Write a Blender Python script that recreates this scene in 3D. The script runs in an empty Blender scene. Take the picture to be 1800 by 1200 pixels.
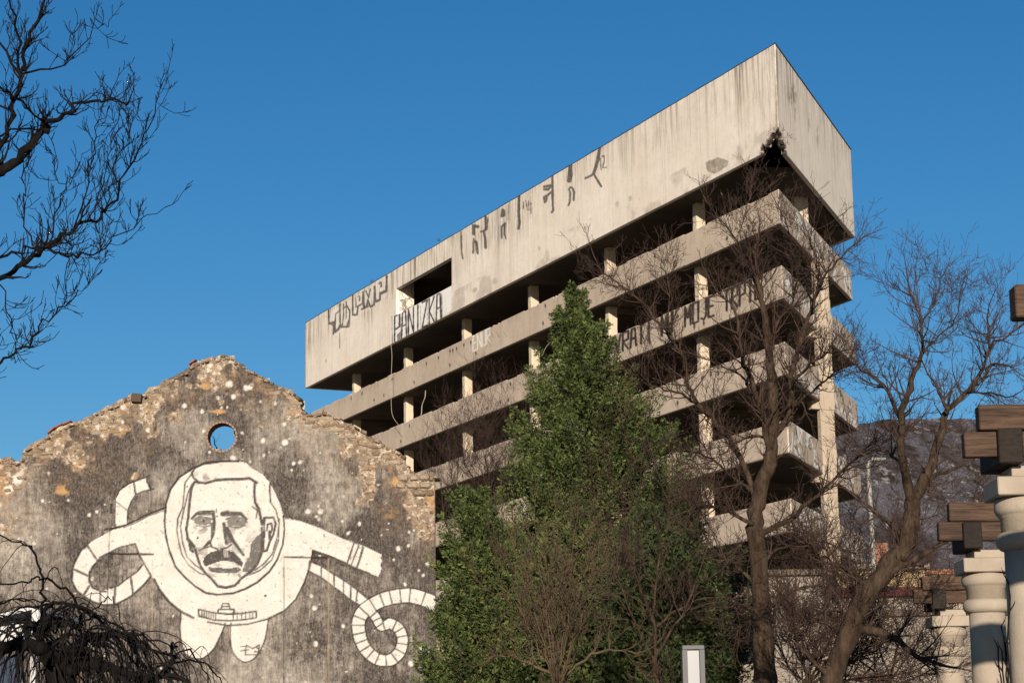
import bpy, bmesh, math, random
import numpy as np
from mathutils import Vector, Matrix
from math import sin, cos, pi, radians

random.seed(7); RNG = np.random.default_rng(11)
scene = bpy.context.scene
COL = scene.collection

# ------------------------------------------------------------------ camera
PITCH, ROLL, FPX, EYE = 0.199788, -0.014082, 3800.0, 1.6
_c, _s, _cr, _sr = cos(PITCH), sin(PITCH), cos(ROLL), sin(ROLL)
FWD = np.array([0, _c, _s]); RGT = np.array([_cr, -_s*_sr, _c*_sr]); UPV = np.array([-_sr, -_s*_cr, _c*_cr])
CAMP = np.array([0, 0, EYE])
cam_d = bpy.data.cameras.new('camera'); cam = bpy.data.objects.new('camera', cam_d); COL.objects.link(cam)
cam_d.sensor_width = 36; cam_d.lens = 36*FPX/1800; cam_d.clip_start = .2; cam_d.clip_end = 9000
M = Matrix.Identity(4)
for i in range(3):
    M[i][0], M[i][1], M[i][2], M[i][3] = RGT[i], UPV[i], -FWD[i], CAMP[i]
cam.matrix_world = M
scene.camera = cam

# ------------------------------------------------------------------ world and sun
SUN_AZ, SUN_EL = 181.5, 12.5           # compass style: 0 = the way the camera looks (+Y), clockwise
w = bpy.data.worlds.new('World'); scene.world = w; w.use_nodes = True
nt = w.node_tree; nt.nodes.clear()
sky = nt.nodes.new('ShaderNodeTexSky'); sky.sky_type = 'NISHITA'; sky.sun_disc = False
sky.sun_elevation = radians(SUN_EL); sky.sun_rotation = radians(SUN_AZ)
sky.altitude = 60; sky.air_density = 1.0; sky.dust_density = 0.25; sky.ozone_density = 4.2
hsv = nt.nodes.new('ShaderNodeHueSaturation'); hsv.inputs['Saturation'].default_value = 1.2
bgn = nt.nodes.new('ShaderNodeBackground'); bgn.inputs['Strength'].default_value = 0.069
wo = nt.nodes.new('ShaderNodeOutputWorld')
nt.links.new(sky.outputs[0], hsv.inputs['Color']); nt.links.new(hsv.outputs[0], bgn.inputs[0]); nt.links.new(bgn.outputs[0], wo.inputs[0])
sd = bpy.data.lights.new('sun', 'SUN'); sd.energy = 5.0; sd.angle = radians(.53); sd.color = (1.0, .865, .71)
sun = bpy.data.objects.new('sun', sd); COL.objects.link(sun)
_a, _e = radians(SUN_AZ), radians(SUN_EL)
sun.rotation_euler = Vector((sin(_a)*cos(_e), cos(_a)*cos(_e), sin(_e))).to_track_quat('Z', 'Y').to_euler()
scene.view_settings.view_transform = 'Standard'; scene.view_settings.look = 'None'
scene.view_settings.exposure = 0.5; scene.view_settings.gamma = 1.0; scene.view_settings.use_curve_mapping = False
scene.render.engine = 'CYCLES'

# ------------------------------------------------------------------ picture rays to places
def ray(x, y): return FWD*FPX + RGT*(x-900) + UPV*(600-y)
def at(x, y, Y):                        # point seen at (x, y) that stands Y metres away
    d = ray(x, y); return CAMP + d*Y/d[1]
def onplane(x, y, P, n):
    d = ray(x, y); return CAMP + d*(np.dot(P-CAMP, n)/np.dot(d, n))
def project(V):
    q = V-CAMP; z = q@FWD
    return 900+FPX*(q@RGT)/z, 600-FPX*(q@UPV)/z

# ------------------------------------------------------------------ object helpers
def put(o, label=None, cat=None, group=None, kind=None, parent=None):
    if o.name not in COL.objects: COL.objects.link(o)
    if parent is not None: o.parent = parent; o.matrix_parent_inverse = parent.matrix_basis.inverted()
    if label: o['label'] = label
    if cat: o['category'] = cat
    if group: o['group'] = group
    if kind: o['kind'] = kind
    return o
def empty(name, loc, label, cat, group=None):
    o = bpy.data.objects.new(name, None); o.location = loc; o.empty_display_size = .3
    return put(o, label, cat, group)
def mesh_np(name, V, F, mat, smooth=False, **kw):
    V = np.asarray(V, np.float32); me = bpy.data.meshes.new(name)
    Fs = F if isinstance(F, list) else [F]
    Fs = [np.asarray(f, np.int32) for f in Fs if len(f)]
    me.vertices.add(len(V)); me.vertices.foreach_set('co', V.ravel())
    tot = sum(f.size for f in Fs); n = sum(len(f) for f in Fs)
    me.loops.add(tot); me.loops.foreach_set('vertex_index', np.concatenate([f.ravel() for f in Fs]))
    sizes = np.concatenate([np.full(len(f), f.shape[1], np.int32) for f in Fs])
    me.polygons.add(n); me.polygons.foreach_set('loop_start', np.concatenate([[0], np.cumsum(sizes)[:-1]]).astype(np.int32))
    me.polygons.foreach_set('loop_total', sizes)
    if smooth: me.polygons.foreach_set('use_smooth', np.ones(n, bool))
    me.update(calc_edges=True); me.validate()
    me.materials.append(mat)
    o = bpy.data.objects.new(name, me)
    return put(o, **kw)
def bm_obj(name, bm, mat, smooth=False, **kw):
    me = bpy.data.meshes.new(name); bmesh.ops.recalc_face_normals(bm, faces=bm.faces[:]); bm.to_mesh(me); bm.free()
    me.materials.append(mat)
    if smooth:
        me.polygons.foreach_set('use_smooth', np.ones(len(me.polygons), bool))
    return put(bpy.data.objects.new(name, me), **kw)
def box8(bm, P, bevel=0):              # P: 8 corner points, bottom loop of 4 then top loop of 4
    v = [bm.verts.new(p) for p in P]
    fs = [(0,3,2,1),(4,5,6,7),(0,1,5,4),(1,2,6,5),(2,3,7,6),(3,0,4,7)]
    ff = [bm.faces.new([v[i] for i in f]) for f in fs]
    if bevel:
        ed = list({e for f in ff for e in f.edges})
        bmesh.ops.bevel(bm, geom=ed, offset=bevel, segments=1, affect='EDGES')
def prism(bm, poly, z0, z1, bevel=0):
    if len(poly) == 4: return box8(bm, [(p[0],p[1],z0) for p in poly]+[(p[0],p[1],z1) for p in poly], bevel)
    a = [bm.verts.new((p[0],p[1],z0)) for p in poly]; b = [bm.verts.new((p[0],p[1],z1)) for p in poly]
    bm.faces.new(a[::-1]); bm.faces.new(b); n = len(poly)
    for i in range(n): bm.faces.new((a[i], a[(i+1)%n], b[(i+1)%n], b[i]))
def obox(bm, c, ax, ay, lx, ly, z0, z1, bevel=0):   # box with horizontal axes ax, ay
    c = np.array(c[:2]); ax = np.array(ax[:2]); ay = np.array(ay[:2])
    P = [c-ax*lx/2-ay*ly/2, c+ax*lx/2-ay*ly/2, c+ax*lx/2+ay*ly/2, c-ax*lx/2+ay*ly/2]
    prism(bm, P, z0, z1, bevel)
def tube(pts, rad, n=8, cap=True):
    pts = np.asarray(pts, float); rad = np.asarray(rad, float); k = len(pts)
    T = np.gradient(pts, axis=0); T /= np.linalg.norm(T, axis=1)[:, None]+1e-9
    ref = np.array([.31, .95, .05]); ref /= np.linalg.norm(ref)
    A = np.cross(T, ref); A /= np.linalg.norm(A, axis=1)[:, None]+1e-9; B = np.cross(T, A)
    th = np.arange(n)*2*pi/n
    V = pts[:, None, :]+rad[:, None, None]*(A[:, None, :]*np.cos(th)[None, :, None]+B[:, None, :]*np.sin(th)[None, :, None])
    V = V.reshape(-1, 3); i = np.arange(k-1)[:, None]*n; j = np.arange(n)[None, :]
    F = np.stack([i+j, i+(j+1)%n, i+n+(j+1)%n, i+n+j], -1).reshape(-1, 4)
    return V, F
def tubes(lst, n=8):
    Vs, Fs, o = [], [], 0
    for pts, rad in lst:
        V, F = tube(pts, rad, n); Vs.append(V); Fs.append(F+o); o += len(V)
    return np.concatenate(Vs), np.concatenate(Fs)
def smooth_line(P, per=6):             # Catmull-Rom through the points
    P = np.asarray(P, float); Q = np.vstack([2*P[0]-P[1], P, 2*P[-1]-P[-2]]); out = []
    for i in range(1, len(Q)-2):
        for t in np.arange(per)/per:
            a, b, c_, d = Q[i-1], Q[i], Q[i+1], Q[i+2]
            out.append(.5*((2*b)+(-a+c_)*t+(2*a-5*b+4*c_-d)*t*t+(-a+3*b-3*c_+d)*t**3))
    out.append(P[-1]); return np.array(out)

# ------------------------------------------------------------------ numpy noise
def vnoise(x, y, seed=0):
    xi = np.floor(x).astype(np.int64); yi = np.floor(y).astype(np.int64); xf = x-xi; yf = y-yi
    def h(a, b):
        n = (a*374761393+b*668265263+seed*974634777) & 0x7fffffff
        n = ((n ^ (n >> 13))*1274126177) & 0x7fffffff
        return ((n ^ (n >> 16)) & 0xffff)/65535.0
    u = xf*xf*(3-2*xf); v = yf*yf*(3-2*yf)
    return (h(xi, yi)*(1-u)+h(xi+1, yi)*u)*(1-v)+(h(xi, yi+1)*(1-u)+h(xi+1, yi+1)*u)*v
def fbm(x, y, seed=0, o=4):
    s, a, t = 0, 1, 0
    for i in range(o):
        s = s+a*vnoise(x*2**i, y*2**i, seed+i*17); t += a; a *= .55
    return s/t
def cells(x, y, seed=0):               # distance to nearest cell centre minus second nearest, and cell id
    xi = np.floor(x).astype(int); yi = np.floor(y).astype(int); d1 = np.full(x.shape, 9.); d2 = d1.copy(); idv = np.zeros(x.shape)
    for dx in (-1, 0, 1):
        for dy in (-1, 0, 1):
            cx, cy = xi+dx, yi+dy
            def h(k):
                n = (cx*374761393+cy*668265263+(seed+k)*974634777) & 0x7fffffff
                n = ((n ^ (n >> 13))*1274126177) & 0x7fffffff
                return ((n ^ (n >> 16)) & 0xffff)/65535.0
            px, py = cx+.15+.7*h(0), cy+.15+.7*h(1); d = np.hypot(x-px, y-py)
            near = d < d1; d2 = np.where(near, d1, np.minimum(d2, d)); idv = np.where(near, h(2), idv); d1 = np.where(near, d, d1)
    return d1, d2, idv
sstep = lambda a, b, x: (lambda t: t*t*(3-2*t))(np.clip((x-a)/(b-a), 0, 1))

# ------------------------------------------------------------------ node helpers
class NM:
    def __init__(s, name, rough=.9, spec=.2):
        s.m = bpy.data.materials.new(name); s.m.use_nodes = True; s.t = s.m.node_tree; s.b = s.t.nodes['Principled BSDF']
        s.b.inputs['Roughness'].default_value = rough; s.b.inputs['Specular IOR Level'].default_value = spec
        s.tc = s.t.nodes.new('ShaderNodeTexCoord'); s.co = s.tc.outputs['Object']
    def L(s, a, b): s.t.links.new(a, b)
    def set(s, inp, v):
        if hasattr(v, 'is_output'): s.L(v, inp)
        else: inp.default_value = v
    def vec(s, sc=(1,1,1), rot=(0,0,0), src=None):
        n = s.t.nodes.new('ShaderNodeMapping'); n.inputs['Scale'].default_value = sc; n.inputs['Rotation'].default_value = rot
        s.L(src or s.co, n.inputs['Vector']); return n.outputs[0]
    def noise(s, sc=1, det=4, ro=.55, v=None, dist=0):
        n = s.t.nodes.new('ShaderNodeTexNoise'); n.inputs['Scale'].default_value = sc; n.inputs['Detail'].default_value = det
        n.inputs['Roughness'].default_value = ro; n.inputs['Distortion'].default_value = dist; s.L(v or s.co, n.inputs['Vector']); return n.outputs['Fac']
    def voro(s, sc=1, v=None, feat='F1', out='Distance'):
        n = s.t.nodes.new('ShaderNodeTexVoronoi'); n.feature = feat; n.inputs['Scale'].default_value = sc; s.L(v or s.co, n.inputs['Vector']); return n.outputs[out]
    def ramp(s, f, stops, interp='LINEAR'):
        n = s.t.nodes.new('ShaderNodeValToRGB'); n.color_ramp.interpolation = interp; e = n.color_ramp.elements
        for i, (p, c) in enumerate(stops):
            x = e[i] if i < 2 else e.new(p)
            x.position = p; x.color = (c, c, c, 1) if isinstance(c, (int, float)) else (*c, 1)
        s.L(f, n.inputs[0]); return n.outputs[0]
    def mix(s, f, a, b, mode='MIX'):
        n = s.t.nodes.new('ShaderNodeMix'); n.data_type = 'RGBA'; n.blend_type = mode
        s.set(n.inputs[0], f); s.set(n.inputs[6], a if hasattr(a, 'is_output') else (*a, 1)); s.set(n.inputs[7], b if hasattr(b, 'is_output') else (*b, 1)); return n.outputs[2]
    def math(s, op, a, b=0, clamp=False):
        n = s.t.nodes.new('ShaderNodeMath'); n.operation = op; n.use_clamp = clamp; s.set(n.inputs[0], a); s.set(n.inputs[1], b); return n.outputs[0]
    def attr(s, name):
        n = s.t.nodes.new('ShaderNodeAttribute'); n.attribute_name = name
        q = s.t.nodes.new('ShaderNodeSeparateColor'); s.L(n.outputs['Color'], q.inputs[0])
        return q.outputs[0], q.outputs[1], q.outputs[2], n.outputs['Alpha']
    def rand(s):
        n = s.t.nodes.new('ShaderNodeObjectInfo'); return n.outputs['Random']
    def bump(s, h, strength=.3, dist=.02):
        n = s.t.nodes.new('ShaderNodeBump'); n.inputs['Strength'].default_value = strength; n.inputs['Distance'].default_value = dist
        s.L(h, n.inputs['Height']); s.L(n.outputs[0], s.b.inputs['Normal'])
    def col(s, c): s.set(s.b.inputs['Base Color'], c if hasattr(c, 'is_output') else (*c, 1)); return s.m

def simple(name, c1, c2, sc=3, rough=.85, bump=.3, bsc=20, bd=.01, spec=.2, stretch=(1,1,1)):
    n = NM(name, rough, spec); v = n.vec(stretch)
    n.bump(n.noise(bsc, 4, .6, v), bump, bd)
    return n.col(n.mix(n.ramp(n.noise(sc, 5, .6, v), [(.3, 0), (.7, 1)]), c1, c2))

# concrete with streaks, spray paint, stains and painted corner-notch shade from the mesh attribute
def concrete(name, base, pale, streakc, streak=.8, attr=False, board=0):
    n = NM(name, .92, .15)
    big = n.ramp(n.noise(.35, 5, .6), [(.35, 0), (.65, 1)])
    c = n.mix(big, base, pale)
    mid = n.ramp(n.noise(1.6, 6, .65), [(.40, 0), (.75, 1)])
    c = n.mix(n.math('MULTIPLY', mid, .35), c, tuple(x*.72 for x in base))
    st = n.ramp(n.noise(1.0, 5, .7, n.vec((3.2, 3.2, .16))), [(.50, 0), (.66, 1)])
    st2 = n.ramp(n.noise(1.0, 4, .7, n.vec((9, 9, .35))), [(.55, 0), (.72, 1)])
    if attr:
        pw, pd, sw, bl = n.attr('masks')
        sm = n.math('MULTIPLY', sw, streak)
    else: sm = streak*.35
    c = n.mix(n.math('MULTIPLY', st, sm), c, streakc)
    c = n.mix(n.math('MULTIPLY', st2, n.math('MULTIPLY', sm, .7)), c, tuple(x*.8 for x in streakc))
    if attr:
        st3 = n.ramp(n.noise(1.0, 5, .75, n.vec((17, 17, .55))), [(.46, 0), (.66, 1)]); gate = n.ramp(n.noise(.45, 4, .6), [(.36, .15), (.6, 1)])
        c = n.mix(n.math('MULTIPLY', n.math('MULTIPLY', st3, gate), n.math('ADD', n.math('MULTIPLY', sw, .75), .10)), c, tuple(x*.95 for x in streakc))
        c = n.mix(n.math('MULTIPLY', n.ramp(n.noise(2.6, 6, .8), [(.55, 0), (.64, 1)]), .28), c, tuple(x*.6 for x in base))
    speck = n.ramp(n.noise(14, 3, .6), [(.62, 0), (.72, 1)])
    c = n.mix(n.math('MULTIPLY', speck, .3), c, tuple(x*.5 for x in base))
    if attr:
        c = n.mix(n.math('MULTIPLY', bl, n.ramp(n.noise(3, 5, .7), [(.3, .45), (.6, 1)])), c, tuple(x*.8 for x in streakc))
        wear = n.ramp(n.noise(5, 5, .7), [(.32, .35), (.5, 1)])
        c = n.mix(n.math('MULTIPLY', pw, wear), c, (.80, .78, .74))
        c = n.mix(n.math('MULTIPLY', pd, n.ramp(n.noise(4, 4, .7), [(.28, .7), (.45, 1)])), c, (.035, .027, .025))
    hh = n.noise(9, 6, .7)
    j = n.math('MULTIPLY', n.ramp(n.voro(1, n.vec((.28, .28, .0001)), 'DISTANCE_TO_EDGE'), [(0, 1), (.012, 0)]), .22)
    if attr: c = n.mix(j, c, tuple(x*.4 for x in base))
    n.bump(hh, .35, .04)
    return n.col(c)

CONC_TOP = concrete('painted_concrete', (.78,.685,.575), (.83,.755,.655), (.20,.16,.115), 1.0, True)
CONC_BAND = concrete('raw_concrete_painted_over', (.47,.38,.295), (.55,.455,.36), (.20,.155,.11), .7, True)
CONC_COL = concrete('column_concrete', (.50,.42,.32), (.60,.51,.39), (.25,.19,.13), .5)
CONC_PIER = concrete('pier_concrete', (.36,.30,.23), (.44,.37,.285), (.17,.13,.09), 1.2)
CONC_IN = concrete('shade_toned_concrete', (.11,.085,.068), (.15,.12,.095), (.05,.04,.033), .6)  # darkened concrete: shade of the open storeys painted into the colour

# ------------------------------------------------------------------ painting by shape onto a gridded face
class Canvas:
    def __init__(s, V):
        s.x, s.y = project(V); s.n = len(V)
        s.wx = (fbm(V[:, 0]*5+V[:, 1]*3, V[:, 2]*5, 3)-.5); s.ch = {}; s.kw = 1.0
    def get(s, k): return s.ch.setdefault(k, np.zeros(s.n))
    def seg(s, k, a, b, w0, w1, v, soft, op):
        W = max(w0, w1)/2+soft+1.5
        m = np.where((s.x > min(a[0], b[0])-W) & (s.x < max(a[0], b[0])+W) & (s.y > min(a[1], b[1])-W) & (s.y < max(a[1], b[1])+W))[0]
        if not len(m): return
        x, y = s.x[m]-a[0], s.y[m]-a[1]; dx, dy = b[0]-a[0], b[1]-a[1]; l2 = dx*dx+dy*dy+1e-9
        t = np.clip((x*dx+y*dy)/l2, 0, 1); d = np.hypot(x-t*dx, y-t*dy)+s.wx[m]*1.6
        val = np.clip(((w0+(w1-w0)*t)/2-d)/soft+.5, 0, 1)
        if op == 'max': c = s.get(k); c[m] = np.maximum(c[m], val*v)
        else: c = s.get(k); c[m] = c[m]*(1-val)
    def line(s, k, pts, w=3, v=1, soft=1.2, op='max', w1=None, closed=False):
        pts = list(pts)+([pts[0]] if closed else []); n = len(pts)-1; w1 = w if w1 is None else w1
        for i in range(n):
            s.seg(k, pts[i], pts[i+1], (w+(w1-w)*i/n)*s.kw, (w+(w1-w)*(i+1)/n)*s.kw, v, soft, op)
    def poly(s, k, pts, v=1, op='max', clear=None):
        P = np.array(pts, float); m = np.where((s.x >= P[:, 0].min()-2) & (s.x <= P[:, 0].max()+2) & (s.y >= P[:, 1].min()-2) & (s.y <= P[:, 1].max()+2))[0]
        if not len(m): return
        x, y = s.x[m]+s.wx[m]*2, s.y[m]+s.wx[m]*2; ins = np.zeros(len(m), bool); j = len(P)-1
        for i in range(len(P)):
            c = ((P[i, 1] > y) != (P[j, 1] > y)); xi = (P[j, 0]-P[i, 0])*(y-P[i, 1])/(P[j, 1]-P[i, 1]+1e-12)+P[i, 0]
            ins ^= c & (x < xi); j = i
        c = s.get(k)
        if op == 'max': c[m] = np.where(ins, np.maximum(c[m], v), c[m])
        else: c[m] = np.where(ins, 0, c[m])
        if clear: q = s.get(clear); q[m] = np.where(ins, 0, q[m])
    def inside(s, pts):
        s.ch.pop('_t', None); s.poly('_t', pts); return s.ch.pop('_t') > .5
    def blob(s, k, cx, cy, rx, ry, v=1, hard=.35):
        m = np.where((abs(s.x-cx) < rx*1.5) & (abs(s.y-cy) < ry*1.5))[0]
        if not len(m): return
        d = np.hypot((s.x[m]-cx)/rx, (s.y[m]-cy)/ry)+s.wx[m]*2.0; c = s.get(k); c[m] = np.maximum(c[m], v*np.clip((1-d)/hard, 0, 1))
    def text(s, k, txt, BL, BR, TR, TL, w=2.5, v=1, gap=.22):
        n = len(txt); BL, BR, TR, TL = map(np.array, (BL, BR, TR, TL))
        for i, chh in enumerate(txt):
            for st in FONT.get(chh, []):
                pts = []
                for (u, q) in st:
                    U = (i+(u*(1-gap)+gap/2))/n
                    pts.append(tuple((BL+(BR-BL)*U)*(1-q)+(TL+(TR-TL)*U)*q))
                s.line(k, pts, w, v)
FONT = {'A': [[(0,0),(.2,1),(.8,1),(1,0)], [(.1,.45),(.9,.45)]], 'B': [[(0,0),(0,1),(.9,.85),(.9,.6),(0,.5),(1,.35),(1,.1),(0,0)]],
 'D': [[(0,0),(0,1),(.9,.75),(.9,.2),(0,0)]], 'E': [[(1,1),(0,1),(0,0),(1,0)], [(0,.5),(.8,.5)]], 'I': [[(.5,0),(.5,1)]], 'J': [[(1,1),(1,.15),(.6,0),(.1,.1)]],
 'K': [[(0,0),(0,1)], [(1,1),(.05,.5),(1,0)]], 'L': [[(0,1),(0,0),(1,0)]], 'M': [[(0,0),(0,1),(.5,.4),(1,1),(1,0)]], 'N': [[(0,0),(0,1),(1,0),(1,1)]],
 'O': [[(0,0),(0,1),(1,1),(1,0),(0,0)]], 'P': [[(0,0),(0,1),(1,1),(1,.5),(0,.45)]], 'R': [[(0,0),(0,1),(1,1),(1,.55),(0,.5),(1,0)]],
 'T': [[(0,1),(1,1)], [(.5,1),(.5,0)]], 'U': [[(0,1),(0,0),(1,0),(1,1)]], 'V': [[(0,1),(.5,0),(1,1)]], 'Z': [[(0,1),(1,1),(0,0),(1,0)]], ' ': []}

def grid_wall(name, P0, dv, nout, Lg, z0, z1, step, thick, mat, paint=None, keepfn=None, relief=None, parent=None, back=True, miter=0, **kw):
    """Upright wall face as a grid of small quads (attribute 'masks'), thickness folded inwards."""
    nx = max(1, int(round(Lg/step))); nz = max(1, int(round((z1-z0)/step)))
    U, Z = np.meshgrid(np.linspace(0, Lg, nx+1), np.linspace(z0, z1, nz+1)); U = U.ravel(); Z = Z.ravel()
    V = np.array([P0[0], P0[1], 0])[None]+U[:, None]*np.array([dv[0], dv[1], 0])[None]; V[:, 2] = Z
    cv = Canvas(V)
    idx = np.arange((nx+1)*(nz+1)).reshape(nz+1, nx+1)
    F = np.stack([idx[:-1, :-1], idx[:-1, 1:], idx[1:, 1:], idx[1:, :-1]], -1)
    kp = np.ones((nz, nx), bool)
    if keepfn is not None:
        kv = keepfn(U, Z, cv).astype(int).reshape(nz+1, nx+1); kp = (kv[:-1, :-1]+kv[:-1, 1:]+kv[1:, 1:]+kv[1:, :-1]) >= 2.5
    masks = np.zeros((len(V), 4)); disp = 0
    if paint is not None: masks = paint(cv, U, Z, V)
    if relief is not None: disp = relief(cv, U, Z, V, masks)
    nv = np.array([nout[0], nout[1], 0.]); Vf = V+nv[None]*np.asarray(disp).reshape(-1, 1) if np.ndim(disp) else V.copy()
    E = []
    kq = np.pad(kp, 1)
    def edge(cond, a, b):
        r, c = np.where(cond)
        if len(r): E.append(np.stack([a[r, c], b[r, c]], -1))
    edge(kp & ~kq[:-2, 1:-1], F[..., 1], F[..., 0]); edge(kp & ~kq[2:, 1:-1], F[..., 3], F[..., 2])
    edge(kp & ~kq[1:-1, :-2], F[..., 0], F[..., 3]); edge(kp & ~kq[1:-1, 2:], F[..., 2], F[..., 1])
    E = np.concatenate(E); off = len(V)
    Vb = V-nv[None]*thick
    if miter: Vb = Vb+(np.maximum(U, miter)-U)[:, None]*np.array([dv[0], dv[1], 0])[None]
    used = np.unique(E); remap = -np.ones(len(V), int); remap[used] = np.arange(len(used))+off
    allV = [Vf, Vb[used]]
    side = np.stack([E[:, 0], E[:, 1], remap[E[:, 1]], remap[E[:, 0]]], -1)
    faces = [F[kp], side]
    if back:
        b0 = off+len(used); k = max(1, int(.3/step)); rr = range(0, nz, k); cc = range(0, nx, k); bf = []; bv = []
        for r in rr:
            for c in cc:
                r1, c1 = min(nz, r+k), min(nx, c+k)
                if kp[r:r1, c:c1].mean() > .6:
                    q = [idx[r, c], idx[r1, c], idx[r1, c1], idx[r, c1]]
                    bf.append([b0+len(bv)+i for i in range(4)]); bv += [Vb[i]+nv*.004 for i in q]
        if bv: allV.append(np.array(bv)); faces.append(np.array(bf))
    A = np.concatenate(allV); o = mesh_np(name, A, faces, mat, parent=parent, **kw)
    ca = o.data.color_attributes.new('masks', 'FLOAT_COLOR', 'POINT')
    mk = np.zeros((len(A), 4), np.float32); mk[:len(V)] = masks; mk[off:off+len(used)] = masks[used]*[0, 0, .6, 1]; mk[off:off+len(used), 1] = masks[used][:, 3] > .6; mk[:len(V), 1] = np.maximum(mk[:len(V), 1], .8*(masks[:, 3] > .93))  # side faces at the broken corner painted near-black as notch shade
    ca.data.foreach_set('color', mk.ravel())
    return o, cv

# ================================================================== GROUND AND HILL
n = NM('ground_soil'); GR = n.col(n.mix(n.ramp(n.noise(.4, 6, .6), [(.35, 0), (.65, 1)]), (.07, .065, .045), (.14, .12, .09))); n = None
def sheet(name, x0, x1, y0, y1, z, mat, k=8, **kw):
    X, Y = np.meshgrid(np.linspace(x0, x1, k), np.linspace(y0, y1, k)); V = np.stack([X.ravel(), Y.ravel(), np.full(X.size, z)], -1)
    i = np.arange(k*k).reshape(k, k); F = np.stack([i[:-1, :-1], i[:-1, 1:], i[1:, 1:], i[1:, :-1]], -1).reshape(-1, 4)
    return mesh_np(name, V, F, mat, **kw)
sheet('ground', -2500, 2500, -600, 4500, 0, GR, kind='structure')
PV = simple('paving_stone', (.13,.12,.11), (.2,.185,.165), 1.2)
sheet('pavement', -9, 9, -6, 34, .004, PV, 4, kind='structure')

n = NM('hazy_hill_scrub', 1, 0); n.co = n.vec((1, .10, .75))
c = n.mix(n.ramp(n.noise(.006, 8, .65), [(.35, 0), (.65, 1)]), (.14, .13, .145), (.19, .18, .20))  # bluish grey tones carry painted distance haze
c = n.mix(n.ramp(n.noise(.045, 6, .75), [(.44, 0), (.60, 1)]), c, (.055, .043, .035))
c = n.mix(n.ramp(n.noise(.13, 5, .8), [(.57, 0), (.62, 1)]), c, (.32, .30, .30))
n.bump(n.noise(.09, 6, .75), 1, 9); HILL = n.col(c)
def hill():
    na, nr = 320, 90
    az = np.radians(np.linspace(-28, 30, na)); rr = np.linspace(620, 2300, nr)
    A, Rr = np.meshgrid(az, rr); el = 7.0+2.2*sstep(-1.0, 5.0, np.degrees(A))
    el = el+.10*(fbm(np.degrees(A)*1.3, Rr*0, 5)-.5)-.12*sstep(8, 20, np.degrees(A))
    ridge = 1650*np.tan(np.radians(el)); t = np.clip((Rr-620)/(1650-620), 0, 1)
    prof = (sstep(0,1,t)*.25+.75*t**1.9)*np.where(Rr > 1650, 1-.35*(Rr-1650)/650, 1)
    X = Rr*np.sin(A); Y = Rr*np.cos(A)
    Zz = ridge*prof+EYE*t+(fbm(X/130, Y/130, 9, 5)-.5)*34*t*(1-.75*sstep(.85, 1, t))+(fbm(X/16, Y/16, 4, 3)-.5)*5*t-3
    V = np.stack([X, Y, Zz], -1).reshape(-1, 3); i = np.arange(na*nr).reshape(nr, na)
    mesh_np('hill', V, np.stack([i[:-1, :-1], i[:-1, 1:], i[1:, 1:], i[1:, :-1]], -1).reshape(-1, 4), HILL, True, kind='structure')
hill()

# ================================================================== THE CONCRETE TOWER
AZA, AZB = radians(-24.4826), radians(19.3475)
dA = np.array([sin(AZA), cos(AZA)]); nA = np.array([-cos(AZA), sin(AZA)])      # along / outward of the long side
dB = np.array([sin(AZB), cos(AZB)]); nB = np.array([cos(AZB), -sin(AZB)])      # along / outward of the short oblique side
inA = -nA
def Z(h): return h+EYE
KS = 1.0107
Pt = np.array([12.4457, 96.0]); LA = 67.0; LB = 18.7; WID = LB*sin(AZB-AZA)
Pb = np.array([12.53, 97.39]); LAb = 66.5; LBb = 17.9; WIDb = LBb*sin(AZB-AZA)
bands = [(26.78, 25.15), (23.14, 21.58), (19.53, 18.01), (15.92, 14.4), (12.3, 10.8), (8.7, 7.2), (5.1, 3.6), (1.5, .3)]
tower = empty('concrete_tower', (*(Pt+dA*LA/2), 0), 'abandoned bare concrete tower with open storeys and a big blank top block', 'building')

def corners(P, La, Lb, wid, inset=0):
    P0 = P+inA*inset+dB*0; a = P+inA*inset/1+dA*inset*.6
    b = P+dA*La+inA*inset-dA*inset; c = P+dA*La+inA*(wid-inset)-dA*inset; d = P+dB*Lb-nB*inset-inA*inset*.8
    if inset == 0: return [P, P+dA*La, P+dA*La+inA*wid, P+dB*Lb]
    return [P+inA*inset+dA*inset*1.4, b, c, d]

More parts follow.
